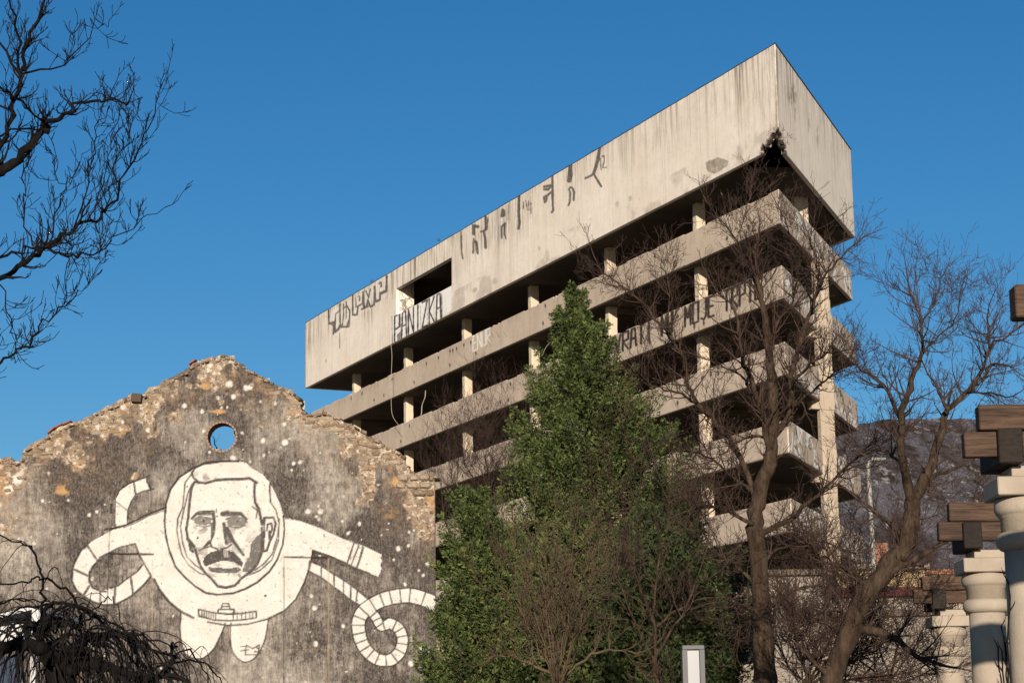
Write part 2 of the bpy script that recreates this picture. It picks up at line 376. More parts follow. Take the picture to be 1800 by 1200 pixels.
def top_paint(which):
    def f(cv, U, Zz, V):
        G = np.zeros((len(U), 4)); zt, zb = Z(33.39), Z(28.48)
        below = zt-Zz
        patchy = fbm(U*.35, U*0+2, 21, 4)
        sw = (1-sstep(.3, 1.2+3.6*patchy, below))*(.45+.75*patchy); sw += .10
        sw += .4*(1-sstep(0, .35, below)); sw *= .5+.9*sstep(.35, .62, fbm(U*.16, U*0+5, 70, 3))
        if which == 'A':
            sw += .45*(1-sstep(0, 5, U))*(fbm(U*2, Zz*.3, 6) > .45)
            cv.kw = 1.5
            def Z6(p): return [(800+x/6, 260+y/6) for x, y in p]
            W = 'pw'; D = 'pd'
            for p, w0 in [([(62,885),(68,1090),(80,1165)],2.2),([(195,820),(195,905)],4),([(195,825),(240,830)],4),([(195,960),(190,1110)],2.2),([(200,985),(225,995),(238,1110)],3),
                          ([(322,725),(325,860),(300,880),(318,960),(322,1050)],3.2),([(345,735),(338,860)],1.6),([(270,885),(320,870)],2),
                          ([(500,650),(490,725),(520,715),(515,660)],2.4),([(525,800),(490,830),(492,950)],2.4),([(522,800),(520,900),(535,955)],2.2),
                          ([(672,510),(670,700),(680,800),(668,850)],3.2),([(560,600),(558,760)],.8),([(1025,300),(1028,480),(1030,600),(1035,655),(1020,680)],3),
                          ([(940,410),(1020,395),(980,440),(940,435)],3),([(1025,455),(975,500),(940,520),(945,575),(960,560),(965,520)],2.6),([(1010,470),(985,500)],1.5),
                          ([(1215,190),(1215,280),(1205,345)],5.5),([(1200,440),(1215,415),(1240,425),(1255,470),(1250,550)],2.6),([(1205,440),(1215,480),(1210,570),(1195,605)],2),
                          ([(1525,0),(1505,130),(1465,260)],4),([(1465,260),(1440,290),(1375,320)],2.8),([(1465,280),(1500,340),(1540,405)],2.6),
                          ([(1530,110),(1540,230)],1.2),([(1550,90),(1570,85),(1575,130),(1555,210),(1595,205)],1.2),
                          ([(720,570),(720,640),(735,660)],1),([(745,555),(760,650),(780,655),(775,560)],1),([(800,580),(800,690)],1)]:
                cv.line(D, Z6(p), w0, .85, 1.3)
            cv.poly('pk', [(577,552),(600,536),(640,514),(680,484),(681,520),(655,540),(640,548),(610,572),(597,590),(585,590)], .55)
            def Z5(p): return [(560+x/6, 440+y/6) for x, y in p]
            # outlined block letters along the far left of the block
            for p, w0 in [([(105,630),(110,765),(160,790),(155,880)],2.0),([(225,560),(220,640),(180,670),(170,830),(155,885)],1.6),([(110,770),(165,755),(175,860),(210,830),(225,790)],2.6),
                          ([(225,560),(228,760),(240,810),(300,800),(318,740)],2.0),([(262,570),(262,700),(250,790)],1.6),([(275,600),(300,585),(330,640),(320,800),(290,810)],2.0),([(292,545),(292,720)],1.4),
                          ([(360,470),(360,680),(405,680),(415,590),(465,560),(470,440)],2.2),([(392,500),(395,600)],1.4),([(410,490),(435,480),(432,530)],1.6),
                          ([(470,440),(478,600),(510,590),(520,520),(545,595),(585,575),(590,400)],2.2),([(500,430),(528,500),(545,410)],1.8),([(455,620),(520,590)],2.4),
                          ([(590,380),(600,530),(650,520),(648,450),(715,420),(720,270)],2.4),([(640,350),(660,335),(660,380)],2.2),([(605,540),(640,530),(650,500)],2.6),([(650,460),(715,430)],2.6)]:
                cv.line(D, Z5(p), w0, .85, 1.2)
            cv.line('pd', [(597,585),(597,612)], 1.2, .6)
            # white lettering on the parapet under the opening
            cv.poly(W, [(688,556),(793,503),(793,546),(690,603)], .95)
            cv.kw = 1.0
            cv.text(D, 'PANIZKA', (692,601), (777,558), (777,514), (692,557), 2.7, 1, .28)
            cv.poly(D, Z5([(828,880),(868,850),(868,935),(830,950)]), .75); cv.poly(D, Z5([(840,760),(860,745),(858,790),(842,800)]), .7)
            for q in range(7): cv.line(D, Z5([(870+q*70-4, 700-q*36),(872+q*70-4, 930-q*36)]), 1.1, .7)
            cv.line(D, [(689,556),(690,603)], 1.4, .8); cv.line(D, [(776,515),(777,556)], 1.5, .8)
            cv.ch['bl'] = np.zeros(cv.n); cv.poly('bl', [(1240,285),(1262,276),(1280,283),(1278,292),(1256,306),(1242,300)], .8)
            for bx, by, br in [(573,633,5),(1118,438,9),(1108,350,6),(1140,392,5),(1085,360,6),(948,437,5),(870,495,9),(834,510,8),(1123,350,3)]: cv.blob('bl', bx, by, br*.5, br, .45, .6)
            s2 = cv.get('bl'); m = (U < 45) & (below > 3.6); s2[m] = np.maximum(s2[m], .38*sstep(.52, .66, fbm(U[m]*.5, Zz[m]*.6, 77)))
        else:
            cv.ch['bl'] = np.zeros(cv.n); cv.blob('bl', 1392, 168, 10, 20, .75, .8)
            for bx, by in [(1398,195),(1422,215),(1437,240)]: cv.blob('bl', bx, by, 2.5, 22, .55, .8)
            sw += .12
        cv.blob('bl', 1366, 240, 14, 26, .6, .9); rh = np.hypot(U/1.45, (Zz-Z(28.48))/.75)+(fbm(U*3.3, Zz*3.3, 8)-.5)*1.0; cv.ch['bl'] = np.maximum(cv.ch['bl'], 1.0*(1-sstep(1.02, 1.35, rh))); cv.ch['bl'] = np.maximum(cv.ch['bl'], .5*(1-sstep(1.1, 1.5, rh))*(fbm(U*6, Zz*6, 14) > .5)); cv.line('bl', [(1365,90),(1366,235)], 4, .7, 3)  # stains, plus notch shade painted dark round the broken corner
        G[:, 0] = np.maximum(cv.get('pw'), cv.get('pk')*.6); G[:, 1] = cv.get('pd'); G[:, 2] = np.clip(sw, 0, 1); G[:, 3] = cv.get('bl'); return G
    return f
def top_keep(which):
    def f(U, Zz, cv):
        k = np.ones(len(U), bool)
        if which == 'A': k &= ~((U > 39.03) & (U < 48.43) & (Zz > Z(30.25)) & (Zz < Z(32.03)))
        r = np.hypot(U/1.45, (Zz-Z(28.48))/.75)+(fbm(U*3.3, Zz*3.3, 8, 2)-.5)*.8
        return k & (r > 1)
    return f
grid_wall('top_wall', Pt, dA, nA, LA, Z(28.48), Z(33.39), .05, .22, CONC_TOP, top_paint('A'), top_keep('A'), miter=.56, parent=tower, label='long blank top wall with faded letters and a window opening')
grid_wall('top_wall', Pt, dB, nB, LB, Z(28.48), Z(33.39), .06, .22, CONC_TOP, top_paint('B'), top_keep('B'), miter=.56, parent=tower, label='short blank top wall with rain streaks and a dark damp patch')
grid_wall('top_wall', Pt+dA*LA, inA, dA, WID, Z(28.48), Z(33.39), .5, .22, CONC_TOP, parent=tower, label='narrow far end of the top block')
grid_wall('top_wall', Pt+dB*LB, (Pt+dA*LA+inA*WID-Pt-dB*LB)/np.linalg.norm(Pt+dA*LA+inA*WID-Pt-dB*LB), -nA, np.linalg.norm(Pt+dA*LA+inA*WID-Pt-dB*LB), Z(28.48), Z(33.39), .6, .22, CONC_TOP, parent=tower, label='back of the top block')
def slab(name, P, La, Lb, wid, z0, z1, mat, inset, cut=0, **kw):
    cs = corners(P, La, Lb, wid, inset)
    if cut: cs = [P+dB*cut-nB*inset, P+dA*cut+inA*inset]+cs[1:]
    bm = bmesh.new(); prism(bm, cs, z0, z1); return bm_obj(name, bm, mat, parent=tower, **kw)
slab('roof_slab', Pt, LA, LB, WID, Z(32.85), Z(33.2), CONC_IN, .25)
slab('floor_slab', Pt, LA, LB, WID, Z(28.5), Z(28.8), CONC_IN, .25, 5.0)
def scrib(cv, U, Zz, V):
    G = np.zeros((len(U), 4)); rr = np.random.default_rng(2); g = np.zeros(len(U))
    for q in range(26):
        u, z, th = rr.uniform(.2, .9), Z(rr.uniform(30.4, 31.5)), rr.uniform(0, 6)
        for k in range(7):
            u1, z1 = u+.12*math.cos(th), z+.14*math.sin(th); th += rr.normal(0, 1.1); dx, dz = u1-u, z1-z
            t = np.clip(((U-u)*dx+(Zz-z)*dz)/(dx*dx+dz*dz), 0, 1); g = np.maximum(g, np.clip((.035-np.hypot(U-u-t*dx, Zz-z-t*dz))/.02, 0, 1)); u, z = u1, z1
    G[:, 1] = g*.8; G[:, 2] = .3; return G
# pier in the opening of the top wall
bm = bmesh.new(); c0 = Pt+dA*48.9+inA*.75; obox(bm, c0, dA, inA, .9, 1.02, Z(28.82), Z(32.84)); bm_obj('pier', bm, CONC_TOP, parent=tower, label='pale pier seen inside the window opening, scrawled over with dark tags')
grid_wall('tag_panel', Pt+dA*48.42+inA*.24, inA, -dA, 1.0, Z(28.85), Z(32.8), .03, .02, CONC_TOP, scrib, parent=tower)
bm = bmesh.new()
for q in (0.6, 1.6): pass
bm.free()

def band_paint(i, side):
    def f(cv, U, Zz, V):
        G = np.zeros((len(U), 4)); below = Z(bands[i][0])-Zz
        G[:, 2] = np.clip(.75*(1-sstep(0, .8, below))*fbm(U*.6, U*0, 3+i)+.12, 0, 1)
        cv.get('bl'); cv.get('pw'); cv.get('pd')
        rr = np.random.default_rng(100+i*3+(side == 'B'))
        for q in range(26 if side == 'A' else 8):     # bolt holes and chips
            u0 = rr.uniform(0, U.max()); zz = Z(bands[i][0])-rr.choice([.35, 1.2])+rr.uniform(-.06, .06)
            d = np.hypot(U-u0, (Zz-zz)*.9); m = d < .11; cv.ch['pd'][m] = .9
            cv.ch['bl'][(abs(U-u0) < .06) & (Zz < zz) & (Zz > zz-.35)] = .4
        if side == 'A' and i == 0:
            cv.text('pw', 'ENUR', (830.5,618), (863,600), (862,577), (830.5,591), 2.0, .8)
            cv.blob('pw', 1283, 386, 6, 14, .3, .9)
            for bx in (862, 872, 885): cv.line('bl', [(bx,583),(bx+6,592)], 1.4, .6)
        if side == 'A' and i == 1:
            cv.text('pd', 'VRATI MI MOJE TRPIE', (1079,622), (1339,522), (1339,483), (1079,592), 4.4, 1, .30)
        if side == 'A' and i == 1: cv.text('bl', 'UNK', (885,690), (905,681), (905,673), (885,682), 1.5, .7)
        if side == 'B':
            for q in range(34):
                u0 = rr.uniform(.8, U.max()-.8); z0 = rr.uniform(Z(bands[i][1])+.25, Z(bands[i][0])-.3)
                th = rr.uniform(0, 7); u, z = u0, z0
                for k in range(9):
                    u1 = u+.25*math.cos(th); z1 = z+.22*math.sin(th); th += rr.normal(0, 1)
                    dx, dz = u1-u, z1-z; t = np.clip(((U-u)*dx+(Zz-z)*dz)/(dx*dx+dz*dz), 0, 1); d = np.hypot(U-u-t*dx, Zz-z-t*dz)
                    kk = 'pw' if q % 2 else 'pd'; cv.ch[kk] = np.maximum(cv.ch[kk], (.9 if q % 2 else .7)*np.clip(((.13 if q % 2 else .075)-d)/.04, 0, 1)); u, z = u1, z1
        G[:, 0] = cv.ch['pw']; G[:, 1] = cv.ch['pd']; G[:, 3] = cv.ch['bl']; return G
    return f
chip = lambda i: (lambda U, Zz, cv: ~((Zz > Z(bands[i][0])-.09*fbm(U*3, U*0, i)**2*1.2) & (fbm(U*.8, U*0+9, i) > .55)))
PW = []
for i, (zt, zb) in enumerate(bands):
    st = .05 if i < 3 else .12
    nA_ = WIDb*1.0
    grid_wall('parapet', Pb, dA, nA, LAb, Z(zb), Z(zt), st, .2, CONC_BAND, band_paint(i, 'A'), chip(i) if i < 3 else None, miter=.52, parent=tower)
    grid_wall('parapet', Pb, dB, nB, LBb, Z(zb), Z(zt), .05 if i < 6 else .2, .2, CONC_BAND, band_paint(i, 'B'), miter=.52, parent=tower, label='short end parapet sprayed with white and black scribbles')
    grid_wall('parapet', Pb+dA*LAb, inA, dA, WIDb, Z(zb), Z(zt), .4, .2, CONC_BAND, parent=tower)
    e = Pb+dA*LAb+inA*WIDb-Pb-dB*LBb; le = np.linalg.norm(e)
    grid_wall('parapet', Pb+dB*LBb, e/le, -nA, le, Z(zb), Z(zt), .5, .2, CONC_BAND, parent=tower)
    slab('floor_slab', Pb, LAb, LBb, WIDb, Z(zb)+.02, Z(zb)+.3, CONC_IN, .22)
# columns: the row behind the long side, plus inner rows
levels = [(Z(26.0), Z(28.49))]+[(Z(bands[i+1][1])+.3, Z(bands[i][1])+.03) for i in range(7)]+[(0, Z(.32))]
col_mesh = []
for k in range(4):
    bm = bmesh.new(); obox(bm, (0, 0), dA, inA, .40, .52, 0, 1, .015)
    bmesh.ops.subdivide_edges(bm, edges=[e for e in bm.edges if abs(e.verts[0].co.z-e.verts[1].co.z) > .5], cuts=10)
    for v in bm.verts:
        if .05 < v.co.z < .95: v.co.x += random.uniform(-.012, .012); v.co.y += random.uniform(-.012, .012)
    me = bpy.data.meshes.new('column'); bmesh.ops.recalc_face_normals(bm, faces=bm.faces[:]); bm.to_mesh(me); bm.free(); me.materials.append(CONC_COL); col_mesh.append(me)
for j in range(6):
    for (z0, z1) in levels:
        for rowi, off in enumerate((.7+.26, WIDb-1.4)):
            t = 9.25+9.98*j+(4.5 if rowi else 0)
            c = Pb+dA*t+inA*off
            o = bpy.data.objects.new('column', random.choice(col_mesh)); o.location = (c[0], c[1], z0); o.scale = (1, 1, z1-z0); put(o, parent=tower)
    for (z0, z1) in levels[1:]:       # transverse downstand beam on every column line
        pass
bmb = None
for i in range(len(bands)):
    for j in range(6):
        t = 9.25+9.98*j; ln = min(WIDb-1.6, t*.93-2.2); c = Pb+dA*t+inA*(1.0+ln/2)
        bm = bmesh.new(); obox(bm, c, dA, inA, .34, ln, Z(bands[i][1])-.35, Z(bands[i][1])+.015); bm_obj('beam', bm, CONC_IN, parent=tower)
# the pier that stands proud of the short side
pc = Pb+dB*8.15+nB*.05
for i, (z0, z1) in enumerate(levels):
    c = pc-nB*.75 if i <= 0 else pc+nB*.12
    bm = bmesh.new(); obox(bm, c, dA, inA, .30, .80, z0, z1 if i < 2 else z1, .01); bm_obj('pier', bm, CONC_COL if i < 1 else CONC_PIER, parent=tower)
for i in range(1, len(bands)):
    bm = bmesh.new(); obox(bm, pc+nB*.12, dA, inA, .34, .84, Z(bands[i][1])+.03, Z(bands[i][0])); bm_obj('pier', bm, CONC_PIER, parent=tower)
    bm = bmesh.new(); obox(bm, pc-inA*.22+nB*.1, dA, inA, .42, 1.34, Z(bands[i][1])-.42, Z(bands[i][1])+.26, .01); bm_obj('beam', bm, CONC_PIER, parent=tower)
# stair core
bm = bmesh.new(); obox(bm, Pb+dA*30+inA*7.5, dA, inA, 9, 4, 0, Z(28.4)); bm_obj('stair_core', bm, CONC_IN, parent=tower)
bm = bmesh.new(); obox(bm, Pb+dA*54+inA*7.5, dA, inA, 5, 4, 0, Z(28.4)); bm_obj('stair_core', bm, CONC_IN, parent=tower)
# thin dark metal flashing along the roof edge
METAL = simple('weathered_metal', (.05,.05,.055), (.1,.095,.09), 4, .6)
V, F = tubes([([(*(Pt+dA*t), Z(33.42)+.02*math.sin(t*2.1)) for t in np.linspace(0, LA, 40)], [.028]*40), ([(*(Pt+dB*t), Z(33.42)) for t in np.linspace(0, LB, 10)], [.045]*10)], 4)
mesh_np('roof_edge', V, F, METAL, parent=tower)

# ================================================================== THE RUINED WALL WITH THE MURAL
WY = 50.0
OUT = [(-420,842),(-300,826),(-150,815),(-60,808),(0,805),(8,803),(18,806),(24,811),(36,811),(39,800),(41,788),(50,782),(66,772),(84,764),(100,752),(120,743),(140,738),(160,727),(180,719),(200,708),(220,698),(234,693),(250,693),(264,680),(280,674),(290,668),(304,660),(320,652),
 (331,646),(338,637),(353,633),(364,629),(377,628),(384,623),(390,622),(401,626),(412,633),(423,639),(434,648),(448,654),(459,661),(470,670),(485,677),(500,681),(512,689),(522,698),(527,709),(529,720),(536,724),(544,730),(557,724),(571,722),(580,729),(595,733),(599,739),
 (615,744),(631,755),(645,765),(661,772),(673,781),(685,785),(694,791),(704,797),(711,809),(715,820),(724,830),(729,833),(750,831),(763,833)]
OX = np.array([p[0] for p in OUT]); OY = np.array([p[1] for p in OUT])
HOLE = (389.7, 767.5, 25.5)
def wall_paint(cv, U, Zz, V):
    P, D = 'pw', 'pd'
    A = lambda p: [(280+x/4.2875, 780+y/4.2857) for x, y in p]      # face study
    B = lambda p: [(250+x/2, 600+y/2) for x, y in p]
    C = lambda p: [(100+x/4, 800+y/4) for x, y in p]
    E = lambda p: [(480+x/3.75, 880+y/3.75) for x, y in p]
    cv.get(P); cv.get(D); cv.kw = 1.0
    # left arm and its curled tube
    armL = C([(760,375),(620,425),(480,500),(400,515),(370,535),(250,600),(170,660),(130,740),(110,800),(108,880),(140,950),(190,990),(260,1030),(330,1048),(420,1043),(520,990),(600,920),(660,850),(700,880),(780,860),(800,600)])
    cv.poly(P, armL)
    loop = C([(285,740),(330,700),(370,680),(440,650),(550,620),(580,700),(605,765),(560,820),(500,860),(430,915),(380,930),(310,955),(250,930),(225,880),(225,820),(250,780)])
    cv.poly(P, loop, op='cut')
    stub = C([(415,500),(413,400),(420,300),(450,240),(510,200),(540,185),(630,155),(632,180),(645,200),(638,215),(655,240),(600,260),(555,280),(520,330),(500,380),(493,450),(490,490)])
    cv.poly(P, stub)
    # body, helmet, legs
    body = B([(90,600),(0,632),(-20,700),(40,830),(60,870),(100,915),(150,953),(230,985),(300,997),(370,993),(440,975),(500,945),(540,905),(570,845),(585,800),(598,735),(560,640),(495,620)])
    cv.poly(P, body)
    armR = B([(490,618),(560,630),(620,652),(700,688),(760,710),(800,728),(842,748),(838,762),(846,772),(836,785),(842,798),(830,825),(800,815),(740,790),(700,770),(650,748),(598,732),(560,800),(500,800)])
    cv.poly(P, armR)
    legL = B([(135,948),(130,1030),(145,1080),(180,1108),(215,1112),(250,1080),(280,1020),(292,990)]); legL = smooth_line(legL[:1]+[(317,1114),(321,1140),(330,1152),(345,1157),(358,1155),(375,1140),(388,1115)]+legL[-1:], 4); legR = B([(312,990),(308,1060),(325,1100),(360,1125),(400,1100),(430,1050),(445,970)]); legR = smooth_line(legR[:1]+[(405,1128),(410,1146),(420,1158),(431,1163),(445,1158),(457,1143),(466,1122)]+legR[-1:], 4)
    cv.poly(P, legL); cv.poly(P, legR)
    helm = A([(470,130),(350,145),(250,185),(150,250),(85,340),(50,450),(35,580),(50,700),(75,800),(120,920),(190,1000),(270,1070),(350,1120),(440,1135),(560,1125),(650,1090),(740,1040),(830,960),(890,870),(930,760),(945,640),(935,540),(910,450),(870,360),(830,290),(780,230),(700,185),(660,145),(600,130)])
    cv.poly(P, helm)
    # strap and coil
    strap = E([(240,395),(320,430),(400,480),(470,525),(560,590),(630,650),(580,690),(510,650),(450,600),(380,550),(310,500),(235,460)])
    cv.poly(P, strap); cv.line(D, strap, 2.6, .9, closed=True)
    for p in [[(318,432),(318,495)],[(400,480),(403,560)],[(465,520),(465,605)],[(512,560),(512,640)],[(555,590),(548,665)]]: cv.line(D, E(p), 2.8, .9)
    coil = smooth_line(E([(1150,740),(1040,665),(920,625),(840,625),(760,640),(690,665),(610,715),(570,770),(562,830),(575,900),(600,960),(640,1010),(700,1045),(775,1045),(830,1000),(852,940),(848,880),(820,830),(770,805)]), 5)
    coil2 = smooth_line(E([(770,805),(720,825),(700,810),(680,770),(655,740)]), 4)
    for cc, w0, w1 in ((coil, 25, 17), (coil2, 15, 15)):
        cv.line(D, cc, w0+4.6, .9, w1=w1+4.6)
    for cc, w0, w1 in ((coil, 25, 17), (coil2, 15, 15)):
        cv.line(D, cc, w0, 1, op='cut', w1=w1); cv.line(P, cc, w0, 1, w1=w1)
    for cc, w0, w1, stp in ((coil, 25, 17, 4), (coil2, 15, 15, 4)):
        for i in range(3, len(cc)-1, stp):
            t = cc[i+1]-cc[i-1]; t = t/np.hypot(*t); nn = np.array([-t[1], t[0]])*(w0+(w1-w0)*i/len(cc))/2; cv.line(D, [cc[i]-nn, cc[i]+nn], 2.6, .85)
    cv.kw = 1.25
    # outlines of body
    for p, w0 in [(C([(755,370),(640,415),(560,455),(480,490),(400,512),(340,520)]), 3), (C([(760,385),(640,425),(560,470),(470,508)]), 1.6), (C([(215,630),(170,665),(130,740),(108,800),(106,880),(140,950),(190,990),(260,1030),(330,1050),(420,1045),(520,990),(600,920),(660,850)]), 3),
                  (C([(300,720),(330,700),(370,680),(440,645),(550,620),(580,700),(660,845)]), 2.4), (C([(605,765),(560,820),(500,860),(430,915),(380,930)]), 2.6), (C([(345,957),(310,955),(250,930),(225,880),(228,820),(250,780),(300,725)]), 2.6),
                  (C([(215,635),(285,740)]), 3), (C([(110,795),(225,848)]), 3.2), (C([(225,920),(190,980)]), 3.4), (C([(305,955),(305,1045)]), 3.2), (C([(410,925),(405,1040)]), 3.2), (C([(518,855),(535,970)]), 3.2),
                  (C([(685,870),(720,940),(780,1020),(860,1090),(960,1140)]), 3.4), (B([(230,985),(300,997),(370,993),(440,975),(500,945)]), 2.6), (C([(420,285),(440,245),(510,195),(540,183),(630,152),(645,140)]), 2.4),
                  (C([(540,180),(552,270)]), 2.6), (C([(415,325),(490,382)]), 1.8), (C([(680,235),(600,255),(555,275),(520,330),(500,380),(495,450)]), 2.2), (C([(630,155),(632,185),(650,210),(660,240)]), 2.6), (C([(380,345),(382,400)]), 3.5),
                  (B([(500,945),(540,905),(570,845),(590,790),(600,735)]), 2.4), (B([(600,733),(650,750),(700,770),(740,790),(800,815)]), 2.2), (B([(495,620),(560,630),(620,652),(700,688),(760,712)]), 1.6),
                  (B([(745,705),(732,745),(720,780)]), 2.6), (B([(762,714),(748,750),(735,785)]), 2), (B([(777,722),(765,765),(755,792)]), 3),
                  (legL, 2.2), (legR, 2.2)]:
        cv.line(D, p, w0, .88)
    # helmet rings
    cv.line(D, A([(600,130),(470,130),(350,140),(250,185),(150,250),(85,340),(50,450),(37,580),(50,700),(75,800),(120,920),(190,1000),(270,1070),(350,1120),(440,1133),(560,1122),(650,1090),(740,1040),(830,960),(890,870),(930,760),(943,640),(935,540)]), 3, .95)
    for p in [[(240,230),(195,290),(185,380),(175,480),(140,560),(132,650),(150,750),(170,830),(220,910),(300,970),(340,985)], [(245,300),(215,370),(180,520),(160,620),(175,740),(210,850),(270,910),(330,955)],
              [(840,440),(880,500),(903,600),(890,700),(850,830),(790,900),(720,950)], [(835,330),(838,440)], [(905,560),(900,720),(850,870),(760,950),(680,985)]]: cv.line(D, A(p), 2.1, .85)
    # hair, face edge
    for p, w0 in [([(300,290),(255,250),(245,215),(270,180),(330,150),(410,140),(480,130)], 3), ([(270,285),(350,295),(430,272),(510,266),(600,265),(680,258),(735,292)], 4), ([(722,290),(716,360),(722,440),(750,490),(765,560),(775,605)], 4),
                  ([(835,300),(832,350),(838,430)], 2.6), ([(262,290),(240,340),(226,450),(220,540),(203,640),(215,710),(262,770),(285,840),(310,920),(350,975),(390,1010),(440,1070),(500,1080),(570,1065),(615,1015),(690,960),(740,900),(770,820),(778,700),(772,630)], 4),
                  ([(240,350),(225,470),(222,560)], 3), ([(790,700),(790,555),(860,552),(877,600),(860,680),(830,740),(812,800),(785,808),(785,700)], 3), ([(810,650),(815,605),(845,595),(850,640),(828,700)], 2.6), ([(830,660),(835,720)], 4),
                  ([(205,712),(240,760),(255,815),(235,800),(225,740)], 2.6), ([(700,470),(740,500),(730,560)], 2)]: cv.line(D, A(p), w0, .92)
    cv.blob(D, *A([(350,255)])[0], 6, 8, .45, .7); cv.blob(D, *A([(275,225)])[0], 5, 7, .3, .7)
    # brows, eyes, nose
    for p, w0, w1 in [([(245,560),(280,525),(330,515),(405,512)], 4, 6), ([(475,525),(560,525),(615,525),(655,565)], 7, 4), ([(405,515),(415,590),(408,680),(385,740)], 5, 3), ([(385,735),(395,775),(440,790)], 3, 3), ([(380,735),(330,785)], 5, 3), ([(487,600),(492,660),(505,750)], 5, 4), ([(510,640),(550,720),(590,775),(635,835)], 7, 4), ([(465,790),(510,780),(545,755)], 3, 3),
                      ([(300,800),(340,785),(385,770)], 2, 2), ([(430,488),(432,512)], 2, 2)]: cv.line(D, A(p), w0, .9, w1=w1)
    cv.poly(D, A([(485,620),(515,660),(540,740),(510,765),(492,700)]), .75)
    cv.poly(D, A([(262,575),(290,550),(350,548),(395,565),(385,600),(350,610),(300,610),(270,600)]), .72); cv.poly(D, A([(520,560),(560,548),(620,552),(660,590),(640,612),(570,615),(525,612),(505,590)]), .72)
    for q in [(335,578),(590,582)]: cv.blob(D, *A([q])[0], 4.2, 3.6, 1, .4)
    for q in [(318,570),(612,572)]: cv.ch[D] *= 1-.7*np.clip(1-np.hypot(cv.x-A([q])[0][0], cv.y-A([q])[0][1])/2.0, 0, 1)
    for p, w0, w1 in [([(255,572),(300,545),(390,560)], 2.4, 2.4), ([(300,520),(390,520)], 7, 6), ([(490,522),(610,525)], 7, 6), ([(505,565),(560,545),(630,560),(662,590)], 2.4, 2.4), ([(280,612),(340,625),(395,610)], 2, 2), ([(520,618),(580,628),(650,612)], 2, 2), ([(395,600),(400,660),(392,700)], 4, 3)]: cv.line(D, A(p), w0, .8, w1=w1)
    mott = fbm(U*9, Zz*9, 91, 4); inf = cv.inside(A([(240,500),(660,500),(780,650),(745,900),(600,1000),(400,1000),(290,850)])); near = np.zeros(cv.n)
    for q, rx, ry in [((330,640),22,12),((590,640),22,12),((480,850),50,30),((690,850),22,40),((300,830),14,30),((480,960),40,12)]: near = np.maximum(near, np.clip(1.25-np.hypot((cv.x-A([q])[0][0])/rx, (cv.y-A([q])[0][1])/ry), 0, 1))
    cv.ch[D] = np.where(inf, np.maximum(cv.ch[D], .55*near*sstep(.50, .62, mott)), cv.ch[D])
    for q in [(335,578),(585,580)]: cv.blob(D, *A([q])[0], 5, 5, 1, .3)
    for q, r in [((436,543),2.4),((432,495),1.6),((290,705),1.6),((210,320),1.6),((800,1142),2),((660,320),1.8)]: cv.blob(D, *A([q])[0], r, r, 1, .4)
    # moustache, lips, shaded jaw
    cv.poly(D, A([(330,890),(345,850),(385,815),(440,798),(500,795),(560,812),(600,850),(630,890),(620,925),(590,905),(560,885),(500,880),(440,885),(390,905),(350,925)]), .92)
    cv.poly(D, A([(370,925),(430,928),(520,935),(600,925),(615,950),(580,968),(520,972),(430,970),(385,960)]), .85)
    cv.poly(D, A([(690,750),(770,660),(778,780),(745,890),(700,950),(650,965),(625,960),(640,900),(680,850)]), .80)
    cv.poly(D, A([(255,760),(285,790),(310,900),(300,900),(270,820)]), .6); cv.poly(D, A([(330,945),(360,975),(400,1000),(440,1000),(390,975)]), .4)
    cv.line(D, A([(600,985),(615,1005),(600,1050)]), 3, .7)
    for yy in (-3, 0, 3): cv.line('lite', A([(500+yy*4,800),(505+yy*4,850)]), 1.2, 1)
    # belt panel
    for p in [[(197,940),(250,952),(300,957),(350,955),(400,947)], [(402,970),(350,978),(300,980),(250,978),(200,963)], [(197,940),(200,965)], [(400,947),(402,970)], [(265,953),(268,940),(322,940),(325,955)], [(277,940),(283,920),(303,920),(310,940)], [(280,930),(306,930)]]: cv.line(D, B(p), 2.4, .92)
    for x in (210,218,226,234,242,250,258,320,334,350,364,378,388): cv.line(D, B([(x, 944+9*math.sin((x-197)/203*pi)),(x, 967+11*math.sin((x-197)/203*pi))]), 1.6, .88)
    for p in [[(365,1065),(362,1100),(408,1100),(412,1065),(388,1078),(365,1065)], [(346,1070),(376,1072)], [(346,1086),(374,1082)], [(398,1072),(412,1080)], [(396,1088),(414,1094)]]: cv.line(D, B(p), 1.8, .9)
    # door joints
    cv.line(D, C([(372,530),(365,690),(358,900),(352,1110),(350,1560)]), 1.5, .7, .8); cv.line(D, C([(362,690),(676,694)]), 2.4, 1)
    cv.line(D, B([(498,757),(498,1240)]), 1.4, .65, .8); cv.line(D, B([(498,757),(655,760)]), 2.2, .95)
    cv.line('rust', B([(655,760),(655,1200)]), 2, .8); cv.line('rust', [(268,985),(267,1200)], 1.8, .7)
    cv.line(D, B([(500,1078),(655,1078)]), 1.6, .45); cv.line('rust', B([(500,1080),(655,1080)]), 1.2, .4)
    if 'lite' in cv.ch: cv.ch[D] *= (1-.6*cv.ch['lite'])
    # plaster: pale splashes, grime and bared masonry
    rr = np.random.default_rng(5); cv.get('sp')
